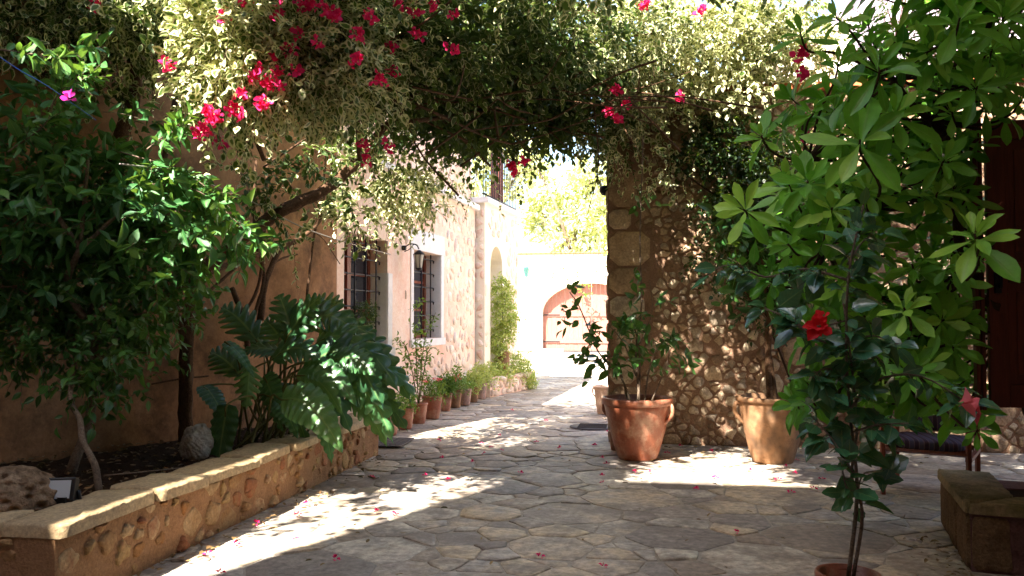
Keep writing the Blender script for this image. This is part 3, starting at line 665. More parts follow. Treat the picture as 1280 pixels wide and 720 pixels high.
# shutter leaf, opened square to that wall
sh = MB(); SF = plane_frame((2.02, 5.5, 0), (1, 0, 0), Z3, (0, -1, 0)); z0, z1, wd = .85, 2.62, .96
for u0, u1, a, b, h0, h1_ in ((0, .11, z0, z1, -.045, 0), (wd - .11, wd, z0, z1, -.045, 0), (.11, wd - .11, z0, z0 + .14, -.045, 0), (.11, wd - .11, z1 - .12, z1, -.045, 0), (.11, wd - .11, 1.62, 1.74, -.045, 0)): fbox(sh, SF, u0, u1, a, b, h0, h1_)
for a, b in ((z0 + .14, 1.62), (1.74, z1 - .12)):
    fbox(sh, SF, .11, wd - .11, a, b, -.03, -.02); fbox(sh, SF, .16, wd - .16, a + .06, b - .06, -.02, -.008)
for u in (-.035, -.065): fbox(sh, SF, u - .012, u + .012, z0 - .02, z1 + .02, -.06 , .0)
so_ = sh.build('window_shutter', MT['wood_red'], bevel=.006); tag(so_, 'dark red brown panelled wooden shutter at the right edge above the low planter', 'shutter')
mb = MB(); fbox(mb, SF, .03, .065, 1.55, 1.75, .001, .02); tube(mb, [SF(.048, 1.6, .02), SF(.048, 1.58, .06), SF(.048, 1.7, .06), SF(.048, 1.72, .02)], .008, k=2); mb.build('latch', MT['iron'], so_)

# ---- left planter
pl = empty('stone_planter', (-2.9, 5.5, 0)); tag(pl, 'low raised planter of ochre rubble with limestone slab coping on the left', 'planter')
mb = MB(); T = .26; y0, y1 = 3.5, 8.1; xl = -5.2
box(mb, (-2.8 - T / 2, (y0 + y1) / 2, .18), (T, y1 - y0, .36)); box(mb, ((xl - 2.8 - T) / 2, y0 + T / 2, .18), (-2.8 - T - xl, T, .36)); box(mb, (-3.36, y1 - T / 2, .18), (.6, T, .36))
PF = plane_frame((-2.8, y0, 0), (0, 1, 0), Z3, (1, 0, 0)); PF2 = plane_frame((xl, y0, 0), (1, 0, 0), Z3, (0, -1, 0))
S = var_seeds(220, 0, y1 - y0, 0, .36, .04, .13, 1.5, 1.5); stones(mb, cells(S, 0, y1 - y0, 0, .36), PF, .028, .010, 2, .02, 1, .72, .22, .4, .025, .8, .01)
S = var_seeds(120, 0, -2.8 - xl, 0, .36, .04, .13, 1.5, 1.5); stones(mb, cells(S, 0, -2.8 - xl, 0, .36), PF2, .028, .014, 2, .02, 1, .72, .22, .4, .025, .8, .01)
mb.build('rubble_base', [MT['mortar_ochre'], MT['rubble_ochre']], pl)
mb = MB(); TF = plane_frame((0, 0, .36), (1, 0, 0), (0, 1, 0), Z3); y = y0 - .02; sl_ = []
while y < y1:
    L = .42 + .45 * rng.random(); L = min(L, y1 + .02 - y); j = lambda: .015 * rng.normal()
    sl_.append(np.array([(-3.1 + j(), y), (-2.765 + j(), y + j()), (-2.765 + j(), y + L + j()), (-3.12 + j(), y + L)])); y += L
x = -3.12
while x > xl: L = .5 + .3 * rng.random(); sl_.append(np.array([(x - L, y0 - .03), (x, y0 - .03), (x, y0 + .29), (x - L, y0 + .29)])); x -= L
stones(mb, sl_, TF, .012, .055, 1, .008, 0, 1, .03, .02, .05, .12, cut=.06); mb.build('coping_slabs', MT['slab'], pl)
mb = MB(); nx, ny = 40, 70; V = []
for i in range(nx):
    for j in range(ny):
        V.append((-5.15 + 2.13 * i / (nx - 1), 3.65 + 4.4 * j / (ny - 1), .33 + .02 * math.sin(i * .7) * math.cos(j * .5) + .012 * rng.normal()))
mb.add(V, [(i * ny + j, (i + 1) * ny + j, (i + 1) * ny + j + 1, i * ny + j + 1) for i in range(nx - 1) for j in range(ny - 1)], 0)
n = 700; P = np.stack([-5 + 1.9 * rng.random(n), 3.8 + 4 * rng.random(n), .36 + .01 * rng.random(n)], 1)
put_leaves(mb, P, rdir(n) * [1, 1, .1], rdir(n) * .3 + Z3, .05, T_small, 1)
mb.build('soil', [MT['soil'], leaf_mat('dry_leaf', srgb(92, 66, 44), srgb(140, 104, 70), trans=.1, veins=False)], pl)

# ---- right planter
rp = empty('slab_topped_planter', (1.70, 4.95, 0)); tag(rp, 'low sandstone planter with a mossy slab rim at the lower right', 'planter')
mb = MB(); xa, ya, xb, yb, hz = 1.70, 4.95, 2.95, 6.05, .325
box(mb, ((xa + xb) / 2, ya + .14, hz / 2), (xb - xa, .28, hz)); box(mb, (xa + .14, (ya + yb) / 2, hz / 2), (.28, yb - ya - .57, hz)); box(mb, ((xa + xb) / 2, yb - .14, hz / 2), (xb - xa, .28, hz))
RF = plane_frame((xa, ya, 0), (1, 0, 0), Z3, (0, -1, 0)); RF2 = plane_frame((xa, yb, 0), (0, -1, 0), Z3, (-1, 0, 0))
stones(mb, [np.array([(0.0, .01), (.20, .01), (.19, hz - .012), (0, hz - .012)])], RF, .01, .014, 1, .006, 2, 1, .06, .1, .03, .1, cut=.08)
S = var_seeds(30, .22, 1.25, 0, hz, .04, .12, 1.4); stones(mb, cells(S, .22, 1.25, 0, hz), RF, .05, .012, 2, .016, 1, .6, .25, .4, .03, .4, .015)
stones(mb, [np.array([(a, .01), (b, .01), (b, hz - .012), (a, hz - .012)]) for a, b in ((0, .4), (.4, .72), (.72, 1.1))], RF2, .012, .014, 1, .006, 2, 1, .05, .08, .03, .2, cut=.08)
mb.build('stone_base', [rough_mat('mauve_mortar', [srgb(96, 68, 66), srgb(124, 92, 88)], 5, .95, .9, .012, 60, .15, fine=.4), MT['rubble'], MT['sand']], rp)
mb = MB(); TF2 = plane_frame((0, 0, hz + .002), (1, 0, 0), (0, 1, 0), Z3)
stones(mb, [np.array(q) for q in ([(xa - .03, ya - .03), (2.55, ya - .03), (2.55, ya + .27), (xa + .27, ya + .28)], [(2.55, ya - .03), (3.0, ya - .03), (3.0, ya + .27), (2.55, ya + .27)], [(xa - .03, ya - .02), (xa + .27, ya + .285), (xa + .28, yb), (xa - .04, yb)])], TF2, .006, .05, 1, .006, 0, 1, .025, .01, .03, .08, cut=.03)
mb.build('slab_rim', MT['slab_moss'], rp)
mb = MB(); box(mb, ((xa + .28 + xb) / 2, (ya + yb) / 2, .29), (xb - xa - .29, yb - ya - .56, .05)); mb.build('soil', MT['soil'], rp)
rp.rotation_euler = (0, 0, R(-10.5))

# ---- raised bed at the corner of the arched house
rb = empty('raised_flower_bed', (-2.6, 15.2, 0)); tag(rb, 'sunlit raised bed of rubble stones holding pale bushes by the arched doorway', 'planter')
a = np.array([-2.86, 14.15, 0]); b = np.array([-2.40, 16.2, 0]); d = (b - a) / np.linalg.norm(b - a); nn = np.array([d[1], -d[0], 0]); BFm = plane_frame(a, d, Z3, nn); Lb = np.linalg.norm(b - a)
mb = MB(); fbox(mb, BFm, 0, Lb, 0, .34, -.16, 0); S = relax_seeds(36, 0, Lb, 0, .36, 1.3); stones(mb, cells(S, 0, Lb, 0, .36), BFm, .03, .03, 2, .014, 1, 1, .25, .5, .05, .4)
fbox(mb, BFm, Lb - .2, Lb, 0, .33, -.5, -.165); mb.build('rubble_base', [MT['pink'], MT['pinkrub']], rb)
mb = MB(); fbox(mb, BFm, .05, Lb - .21, .2, .28, -.36, -.165); mb.build('soil', MT['soil'], rb)
# covers in the paving
mb = MB(); c = PZ(741, 533, .02); lathe(mb, [(.0, .006), (.26, .006), (.27, .004), (.29, .004), (.3, -.02)], 40, c)
for k in range(9): box(mb, c + np.array([0, -.2 + .05 * k, .008]), (.36, .012, .006))
tag(mb.build('manhole_cover', MT['drain']), 'round iron manhole cover in the paving beside the large terracotta pot', 'manhole cover', kind=None)
mb = MB(); c = PZ(482, 553, .02); box(mb, c + np.array([0, 0, .004]), (.5, .62, .014), rz=.05)
for k in range(7): box(mb, c + np.array([-.18 + .06 * k, 0, .014]), (.014, .5, .008), rz=.05)
tag(mb.build('drain_cover', MT['drain'], bevel=.003), 'dark square drain cover in the paving beside the row of pots', 'drain cover')
# ================================================================ POTS
def pot(name, mats, dia, hgt, label, cat='flower pot', group=None, base=.66, handles=0, saucer=False, rimh=.12):
    """a thing: pot body > rim, soil, handles; origin on the ground"""
    t = empty(name); tag(t, label, cat, group); r = dia / 2; mb = MB(); k = base
    prof = [(0, .0), (r * k, 0), (r * k * 1.02, .01)]
    for i in range(1, 12):
        f = i / 12; prof.append((r * (k + (.93 - k) * f ** .8) + .01 * r * math.sin(f * 40) * .3, hgt * (1 - rimh) * f))
    prof += [(r * .93, hgt * (1 - rimh)), (r * .86, hgt * .99), (r * .84, hgt * .7), (r * .8, hgt * .62)]
    lathe(mb, prof, 44, wob=.012); mb.build('body', mats, t)
    mb = MB(); lathe(mb, [(r * .925, hgt * (1 - rimh)), (r * .985, hgt * (1 - rimh * .9)), (r * 1.0, hgt * (1 - rimh * .3)), (r * .98, hgt * .995), (r * .93, hgt), (r * .87, hgt * .985), (r * .86, hgt * .93)], 44, wob=.012); mb.build('rim', mats, t)
    mb = MB(); V = [(0, 0, hgt * .9)]; n = 30
    for q in range(1, 6):
        for j in range(n):
            a = 2 * math.pi * j / n; V.append((r * .875 * q / 5 * math.cos(a), r * .875 * q / 5 * math.sin(a), hgt * .9 + .008 * rng.normal() - (0.006 * q)))
    mb.add(V, [(0, 1 + j, 1 + (j + 1) % n) for j in range(n)] + [(1 + q * n + j, 1 + (q + 1) * n + j, 1 + (q + 1) * n + (j + 1) % n, 1 + q * n + (j + 1) % n) for q in range(4) for j in range(n)]); mb.build('soil', MT['soil'], t)
    for hnd in range(handles):
        mb = MB(); sg = 1 if hnd else -1; z1 = hgt * .9; z0 = hgt * .62; rr = lambda z: r * (k + (.93 - k) * (z / hgt) ** .8)
        tube(mb, [(sg * rr(z1) * .98, 0, z1), (sg * (rr(z1) + .1 * r), 0, z1 * .99), (sg * (rr(z1) + .13 * r), 0, (z0 + z1) / 2), (sg * (rr(z0) + .05 * r), 0, z0 * 1.02), (sg * rr(z0) * .97, 0, z0 * .96)], .055 * r, k=4)
        mb.build('handle', mats, t)
    return t
def place(t, p, rz=0): t.location = tuple(p); t.rotation_euler = (0, 0, rz)
def ground_pt(x, y, r): # centre of a pot whose front edge touches the pixel
    p = PZ(x, y, .014); d = p.copy(); d[2] = 0; d /= np.linalg.norm(d); return p + d * r
c1 = ground_pt(797, 577, .2); p1 = pot('terracotta_pot', MT['terra'], .70, .60, 'big orange terracotta pot with a lime stained foot, left of the two by the wall', base=.52, handles=2); place(p1, c1, R(-20))
c2 = ground_pt(966, 581, .2); p2 = pot('clay_urn', MT['terra_tan'], .70, .63, 'big weathered tan clay pot with two handles at the foot of the rubble wall', base=.54, handles=2, rimh=.08); place(p2, c2, R(8))
c3 = ground_pt(757, 518, .12); p3 = pot('pale_pot', MT['terra_pale'], .36, .40, 'pale beige clay pot standing beyond the end of the rubble wall', handles=2, rimh=.1); place(p3, c3)
c4 = ground_pt(772, 564, .09); p4 = pot('small_red_pot', MT['terra'], .20, .20, 'small red clay pot tucked behind the big orange terracotta pot'); place(p4, c4)
c5 = PY(1060, 722, 3.6); c5[2] = .014; p5 = pot('hibiscus_pot', MT['terra'], .26, .345, 'clay pot of the hibiscus cut off by the bottom edge of the photo', base=.7); place(p5, c5)
row = [(485, 545, 33, 31, 'terra', 'first clay pot of the left row, under the arching philodendron leaves'), (507, 537, 23, 27, 'terra', 'narrow clay pot between the two front pots of the left row'),
 (523, 530, 24, 26, 'terra', 'clay pot of the row holding the tall spindly rose bush'), (540, 524, 27, 29, 'terra', 'wide brown clay pot of the row with pink flowers'),
 (557, 514, 17, 22, 'terra', 'slim clay pot of the row right behind the pink flowers'), (569, 510, 18, 23, 'terra_tan', 'tan clay pot in the middle of the left row'),
 (581, 507, 18, 20, 'terra_grey', 'grey limed pot of the row with bluish foliage'), (592, 503, 14, 20, 'terra_tan', 'small tan pot between the two grey pots of the row'), (602, 499, 15, 20, 'terra_grey', 'last grey pot of the row next to the raised bed')]
rowc = []
for x, y, wd, hg, m, lab in row:
    p = PZ(x, y, .014); dist = p[1] / math.cos(.2); dia = wd / F * dist * 1.0; hh = hg / F * dist
    c = ground_pt(x, y, dia * .35); rowc.append((c, dia, hh)); t = pot('flower_pot', MT[m], dia, hh, lab, group='potted plants lined up along the house wall'); place(t, c, rng.random() * 6)
# ================================================================ FOLIAGE HELPERS
def tree_mesh(root, stem_mb, leaf_mb, stem_mat, leaf_mat_, sname='stem', lname='foliage'):
    if stem_mb.n: stem_mb.build(sname, stem_mat, root)
    if leaf_mb.n: leaf_mb.build(lname, leaf_mat_, root)
def along(P, n, jit=.0, t0=0., t1=1.):
    P = smoothpath(P, 6); d = np.linalg.norm(np.diff(P, axis=0), axis=1); s = np.concatenate([[0], np.cumsum(d)]); q = np.sort(t0 + (t1 - t0) * rng.random(n)) * s[-1]
    X = np.stack([np.interp(q, s, P[:, i]) for i in range(3)], 1); T = np.stack([np.interp(np.minimum(q + .03, s[-1]), s, P[:, i]) for i in range(3)], 1) - np.stack([np.interp(np.maximum(q - .03, 0), s, P[:, i]) for i in range(3)], 1)
    return X + rng.normal(size=X.shape) * jit, unit(T)
# ---- plants in the row of pots
prow = ['arching fern like green plant in the first pot of the row', 'low green plant in the narrow pot of the row', 'tall spindly rose bush with sparse leaves reaching the window grille', 'pink flowering geranium in the wide brown pot', 'bushy upright dark green plant in the slim pot', 'loose green plant with pink blossoms in the tan pot', 'bluish succulent in the grey limed pot', 'bright green sprouting plant in the small tan pot', 'yellow green plant in the last pot of the row']
for i, ((c, dia, hh), lab) in enumerate(zip(rowc, prow)):
    t = empty('potted_plant', tuple(c + [0, 0, hh * .9])); tag(t, lab, 'potted plant', 'plants growing in the row of pots'); ml, ms = MB(), MB(); b = c + np.array([0, 0, hh * .88])
    if i == 2:
        for tips in ([(521, 500), (520, 440), (519, 400), (522, 378)], [(522, 480), (530, 430), (545, 390)], [(522, 490), (510, 440), (500, 425)], [(522, 470), (535, 440), (549, 437)]):
            P = [b] + [PY(x, y, c[1] - .02 * k) for k, (x, y) in enumerate(tips)][1:]; tube(ms, P, .007, .003, 6)
            X, T = along(P, 26, .01, .25); twigs(ml, ms, X, unit(T + rdir(len(X)) * 1.2), .14, 4, .055, T_small, tone=.1, sr=.0015)
    else:
        sc = (dia * .62, dia * .62, hh * .42); n = 110
        for k in range(9): a = rdir(1)[0]; tube(ms, [b, b + np.array([a[0] * .02, a[1] * .02, .1]), b + np.array([a[0] * dia * .5, a[1] * dia * .5, hh * .6])], .004, .002, 5)
        blob_twigs(ml, ms, b + np.array([0, 0, hh * .32]), sc, n, .09, 5, .04 if i != 6 else .03, T_small, tone=[0, 0, 0, 0, -.3, .1, .3, .2, .3][i], sr=.0015, stem=0)
        if i in (4,): blob_twigs(ml, ms, b + np.array([0, 0, hh * .6]), (dia * .4, dia * .4, hh * .5), 90, .1, 5, .05, T_small, tone=-.3, stem=0)
        if i in (5, 7, 8): blob_twigs(ml, ms, b + np.array([0, 0, hh * .7]), (dia * .5, dia * .5, hh * .5), 60, .12, 5, .045, T_small, tone=.2, stem=0)
    ms.build('stems', MT['twig'], t); ml.build('foliage', MT['l_pot'] if i < 7 else MT['l_pale'], t)
    if i in (3, 5):
        fm = MB()
        for k in range(9):
            q = b + np.array([dia * .9 * (rng.random() - .5), dia * .9 * (rng.random() - .5), hh * (.5 + .4 * rng.random())]); rosette(fm, q, rdir(1)[0] * .5 + Z3, 7, .035, T_pet, el0=60, el1=10)
        fm.build('blossoms', MT['hibpink'], t)
# topiary pot on the window sill
t = pot('window_sill_pot', MT['terra_pale'], .17, .13, 'small pale pot standing on the sill of the nearer grilled window'); u, z = h1(457, 425); cs = H1(u - .02, w1[2] - .02, -.0) ; 
cs = H1(h1(455, 425)[0], w1[2] - .018, .0); place(t, cs)
t = empty('topiary_bush', tuple(cs + [0, 0, .11])); tag(t, 'clipped ball shaped little bush in front of the nearer window grille', 'potted plant'); ms, ml = MB(), MB(); tube(ms, [cs + [0, 0, .1], cs + [.005, 0, .25], cs + [0, 0, .4]], .009, .006, 6)
blob_twigs(ml, ms, cs + np.array([0, 0, .44]), (.13, .13, .17), 150, .06, 6, .03, T_small, tone=-.2, stem=0, shell=.4); tree_mesh(t, ms, ml, MT['bark_grey'], MT['l_dark'])
# ---- wall lantern
u, z = h1(503, 310); o = H1(u, z, .0); t = empty('wall_lantern', tuple(o)); tag(t, 'black iron lantern with frosted glass on a bracket between the two grilled windows', 'lantern')
mb = MB(); tube(mb, [o, o + N1 * .05], .035, k=1); tube(mb, [o + N1 * .03, o + N1 * .10 + Z3 * .05, o + N1 * .2 + Z3 * .04, o + N1 * .24 - Z3 * .02], .009); 
tube(mb, [o + N1 * .03 - Z3 * .05, o + N1 * .1 - Z3 * .02, o + N1 * .16 + Z3 * .04], .006); mb.build('bracket', MT['iron'], t)
q = o + N1 * .24 - Z3 * .03; mb = MB(); lathe(mb, [(0, 0), (.02, -.005), (.085, -.06), (.08, -.065), (0, -.06)], 6, q); lathe(mb, [(0, -.29), (.03, -.28), (.045, -.265), (.05, -.25), (0, -.25)], 6, q)
for k in range(6): a = 2 * math.pi * k / 6; tube(mb, [q + [.075 * math.cos(a), .075 * math.sin(a), -.065], q + [.045 * math.cos(a), .045 * math.sin(a), -.255]], .005, n=4, k=1)
mb.build('cage', MT['iron'], t); mb = MB(); lathe(mb, [(.068, -.068), (.04, -.25), (0, -.25)], 6, q); mb.build('glass', MT['lampglass'], t)
# small lantern on the far wall
q = GW(-5.25, 3.45, .12); mb = MB(); lathe(mb, [(0, .12), (.16, -.02), (.12, -.03), (.07, -.36), (0, -.4)], 8, q); box(mb, q + np.array([0, .06, 0]), (.05, .14, .05)); tag(mb.build('gate_lantern', plain('verdigris_metal', srgb(80, 140, 140))), 'small blue green lantern on the sunlit wall left of the gate arch', 'lantern')
# cable
ca = [PY(150, 205, 4.6), PY(215, 215, 5.2), PY(300, 245, 6.2), PY(380, 285, 7.4), PY(440, 305, 8.8), H1(*h1(487, 318), .012)]
mb = MB(); tube(mb, ca, .006, n=6, k=6); tag(mb.build('overhead_cable', MT['cord']), 'pale slack cable strung from the left bush to the window frame', 'cable')
mb = MB(); tube(mb, [PY(-20, 58, 3.6), PY(25, 88, 3.8), PY(60, 108, 4.0), PY(120, 150, 4.5)], .0022, n=6); tag(mb.build('blue_cord', MT['bluecord']), 'thin blue cord crossing behind the leaves at the upper left', 'cord')
# rocks, floodlight, stick on the soil
mb = MB(); ico_rock(mb, (-3.42, 3.95, .40), (.27, .24, .20), seed=12, n=90, rough=.07, pits=260); tag(mb.build('limestone_rock', MT['rockhole']), 'large pitted brown limestone rock at the left end of the planter', 'rock')
q = PZ(237, 572, .36); mb = MB(); ico_rock(mb, q + np.array([0, .1, .09]), (.10, .12, .13), seed=23, n=60, rough=.12, pits=60); tag(mb.build('pale_rock', MT['rockpale']), 'pale upright rock on the planter soil left of the philodendron', 'rock')
fp = PY(74, 612, 3.95); t = empty('garden_floodlight', (fp[0], fp[1], .36)); tag(t, 'small black floodlight with a square glass face beside the pitted rock', 'floodlight')
nd = unit(np.array([.35, -1, .35])); su = unit(np.cross(nd, Z3)); sv = np.cross(su, nd); FFm = plane_frame(fp, -su, sv, nd)
mb = MB(); fbox(mb, FFm, -.075, .075, -.065, .065, -.07, 0); mb.build('housing', MT['blackpl'], t, bevel=.008); mb = MB(); fbox(mb, FFm, -.056, .056, -.048, .048, .001, .006); mb.build('glass', MT['flood'], t)
mb = MB(); tube(mb, [fp - nd * .05 + su * .08, fp - nd * .05 + su * .085 - Z3 * .1, fp - nd * .05 - Z3 * .16], .012); tube(mb, [fp - nd * .05 - su * .08, fp - nd * .05 - su * .085 - Z3 * .1, fp - nd * .05 - Z3 * .16], .012); box(mb, (fp[0] + .0, fp[1] + .03, .40), (.1, .1, .09)); mb.build('stand', MT['blackpl'], t)
mb = MB(); tube(mb, [PZ(130, 595, .385), PZ(180, 590, .4), PZ(245, 583, .39)], .008, .004); tag(mb.build('fallen_stick', MT['bark_grey']), 'thin fallen stick lying on the planter soil', 'stick')
# ================================================================ GARDEN CHAIR
ch = empty('garden_chair', (2.15, 7.1, 0)); tag(ch, 'wooden garden armchair with striped cushions in deep shade behind the shrub', 'chair')
ca_, sa_ = math.cos(R(-25)), math.sin(R(-25))
CF = lambda x, y, z: np.array([2.15 + x * ca_ - y * sa_, 7.1 + x * sa_ + y * ca_, z])
def cbar(mb, a, b, w_=.045, d_=.03):
    a, b = CF(*a), CF(*b); D = unit(b - a); s = unit(np.cross(D, [.13, .3, 1.]) if abs(D[2]) < .9 else np.cross(D, [1., 0, 0])); t_ = np.cross(D, s)
    V = [p + s * i * w_ / 2 + t_ * j * d_ / 2 for p in (a, b) for i, j in ((-1, -1), (1, -1), (1, 1), (-1, 1))]; mb.add(V, BF, 0, (.5, 0, 0), False)
for sx in (-.3, .3):
    for pts in (((sx, -.28, 0), (sx, -.28, .62)), ((sx, .3, 0), (sx, .38, 1.05))):
        mb = MB(); cbar(mb, *pts); mb.build('leg', MT['wood_win'], ch, bevel=.004)
    mb = MB(); cbar(mb, (sx, -.34, .63), (sx, .38, .65), .06); mb.build('armrest', MT['wood_win'], ch, bevel=.004)
mb = MB(); 
for y in (-.26, -.14, -.02, .1, .22): cbar(mb, (-.3, y, .36), (.3, y, .36), .07, .02)
cbar(mb, (-.3, -.28, .33), (-.3, .3, .33)); cbar(mb, (.3, -.28, .33), (.3, .3, .33)); mb.build('seat', MT['wood_win'], ch)
mb = MB(); 
for z in (.5, .62, .74, .86, 1.0): cbar(mb, (-.3, .31 + (z - .4) * .1, z), (.3, .31 + (z - .4) * .1, z), .05, .02)
mb.build('backrest', MT['wood_win'], ch)
def cush(nm, c, s, tilt):
    mb = MB(); n = 14; V = []; Fc = []
    for i in range(n + 1):
        for j in range(2 * n):
            th = math.pi * i / n; ph = math.pi * j / n; d = np.array([math.sin(th) * math.cos(ph), math.sin(th) * math.sin(ph), math.cos(th)]); d = np.sign(d) * np.abs(d) ** .45; x, y, z = d * np.array(s) / 2
            V.append(CF(c[0] + x, c[1] + y * math.cos(tilt) - z * math.sin(tilt), c[2] + y * math.sin(tilt) + z * math.cos(tilt)))
    q = 2 * n; Fc = [(i * q + j, (i + 1) * q + j, (i + 1) * q + (j + 1) % q, i * q + (j + 1) % q) for i in range(n) for j in range(q)]; mb.add(V, Fc); tag(mb.build(nm, MT['cushion']), {'seat_cushion': 'striped mauve cushion lying on the seat of the garden chair', 'back_cushion': 'striped mauve cushion leaning on the back of the garden chair'}[nm], 'cushion')
cush('seat_cushion', (0, -.02, .415), (.55, .56, .09), 0); cush('back_cushion', (0, .24, .72), (.52, .5, .12), R(80))
# ================================================================ PHILODENDRON
def big_leaf(ml, p0, p1, width, notch, nl=7, sag=.15, fold=.25, nrm=None, rnd=.4, base_w=.5, rows=44, half=4):
    p0 = np.asarray(p0, float); p1 = np.asarray(p1, float); L = np.linalg.norm(p1 - p0); t = np.linspace(0, 1, rows)
    C = p0 + (p1 - p0) * t[:, None] + np.array([0, 0, 1.]) * (4 * sag * L * t * (1 - t))[:, None]; T = unit(np.gradient(C, axis=0))
    n0 = np.array(nrm if nrm is not None else (.25, -.75, .8), float); V = []; E = []; tw = rng.normal() * .25
    ph = rng.random() * .3
    for i, tt in enumerate(t):
        N = n0 - T[i] * (n0 @ T[i]); N = N / np.linalg.norm(N); B = np.cross(N, T[i])
        env = math.sin(math.pi * (tt * .93 + .07) ** .62) ** .75 * (1 if tt < .9 else (1 - tt) / .1 * .7 + .3 if notch > .3 else 1)
        for j in range(-half, half + 1):
            s = j / half; sd = 0.04 * (1 if s > 0 else -1)
            f = (tt * nl + ph + sd) % 1; lobe = 1 - notch * (abs(2 * f - 1) ** 3.0) if .06 < tt < .97 else 1 - notch * .3
            ww = width / 2 * env * (lobe if abs(s) > .3 else 1)
            fwd_ = abs(s) * ww * (.55 if notch > .3 else .15)
            V.append(C[i] + B * s * ww + T[i] * fwd_ + N * (abs(s) * ww * fold + .05 * width * math.sin(tt * nl * 6.28) * abs(s) * (1 if notch < .4 else .4) - s * s * ww * .35)); E.append((rnd, abs(s), tt))
    q = 2 * half + 1; ml.add(np.array(V), np.array([(i * q + j, i * q + j + 1, (i + 1) * q + j + 1, (i + 1) * q + j) for i in range(rows - 1) for j in range(q - 1)]), 0, np.array(E), True)
ph = empty('philodendron', (-3.15, 6.5, .36)); tag(ph, 'large philodendron with deeply lobed arching leaves in the left planter', 'plant')
root = np.array([-3.2, 6.45, .36]); ms = MB(); nleaf = 0
PL = [((254, 482), (283, 530), 6.1, .17, .05, .1, .15), ((285, 505), (268, 622), 5.9, .20, .12, .1, .2), ((281, 428), (318, 472), 6.1, .10, 0, .1, .75), ((352, 500), (428, 566), 6.15, .30, .14, .2, .8), ((378, 462), (446, 508), 6.4, .20, .12, .2, .7),
 ((356, 428), (402, 372), 6.6, .3, .8, .1, .3), ((368, 432), (348, 368), 6.8, .26, .85, .1, .3), ((378, 410), (446, 420), 6.9, .34, .85, .25, .3), ((392, 445), (500, 492), 6.9, .34, .85, .3, .3), ((396, 450), (480, 515), 6.6, .34, .85, .3, .2), ((430, 490), (492, 556), 6.7, .26, .8, .3, .75),
 ((320, 425), (276, 384), 7.0, .30, .8, .1, .2), ((330, 440), (300, 392), 7.2, .30, .8, .1, .2), ((312, 455), (308, 512), 6.2, .20, .75, .05, .85), ((400, 440), (470, 428), 7.3, .32, .85, .3, .2), ((420, 440), (498, 462), 7.4, .30, .85, .3, .2), ((340, 450), (400, 450), 6.5, .26, .7, .2, .3), ((330, 470), (352, 540), 6.4, .22, .3, .1, .6),
 ((405, 480), (470, 520), 6.9, .28, .8, .2, .2), ((395, 500), (415, 580), 6.3, .16, .4, .1, .6), ((360, 440), (330, 400), 7.1, .28, .8, .1, .2), ((440, 450), (515, 505), 7.3, .26, .85, .25, .35), ((300, 470), (262, 440), 6.7, .26, .7, .1, .1), ((350, 420), (420, 395), 7.2, .30, .85, .2, .2), ((385, 470), (440, 545), 6.6, .24, .7, .2, .3), ((345, 480), (385, 560), 6.6, .22, .7, .15, .1), ((420, 460), (490, 530), 7.1, .28, .85, .25, .2), ((460, 500), (510, 540), 7.4, .2, .8, .2, .3), ((410, 455), (470, 470), 6.5, .24, .5, .2, .7), ((440, 470), (522, 498), 7.2, .26, .7, .25, .75), ((370, 470), (428, 520), 6.35, .2, .5, .2, .8), ((430, 500), (484, 560), 6.8, .2, .6, .2, .8), ((395, 430), (455, 440), 6.8, .26, .7, .2, .5), ((450, 470), (500, 540), 7.3, .22, .7, .2, .2), ((350, 440), (300, 440), 6.6, .22, .6, .1, .2), ((380, 400), (430, 380), 7.3, .24, .8, .15, .3), ((345, 500), (372, 548), 6.3, .15, .3, .1, .5)]
for a, b, Y, wd, nc, sg, rn in PL:
    lm = MB(); d = rng.normal() * .05; A = PY(*a, Y + d); B = PY(*b, Y + d - .12); big_leaf(lm, A, B, wd * 1.15, nc, 6 if nc > .5 else 9, sg, .3 if nc < .5 else .15, (.15 + .45 * rng.normal(), -.9 + .3 * rng.normal(), .7), rn)
    lm.build('leaf', MT['l_phil'], ph); rr = root + np.array([.12 * rng.normal(), .18 * rng.normal(), 0]); mid = (rr + A) / 2 + np.array([0, 0, .18]) + (A - rr) * [.0, .0, .1]
    tube(ms, [rr, rr * .7 + A * .3 + [0, 0, .1], mid, A, A * .8 + B * .2 + Z3 * .12 * np.linalg.norm(B - A) * sg * 5], .011, .006, 7)
ms.build('stalks', MT['twig'], ph)
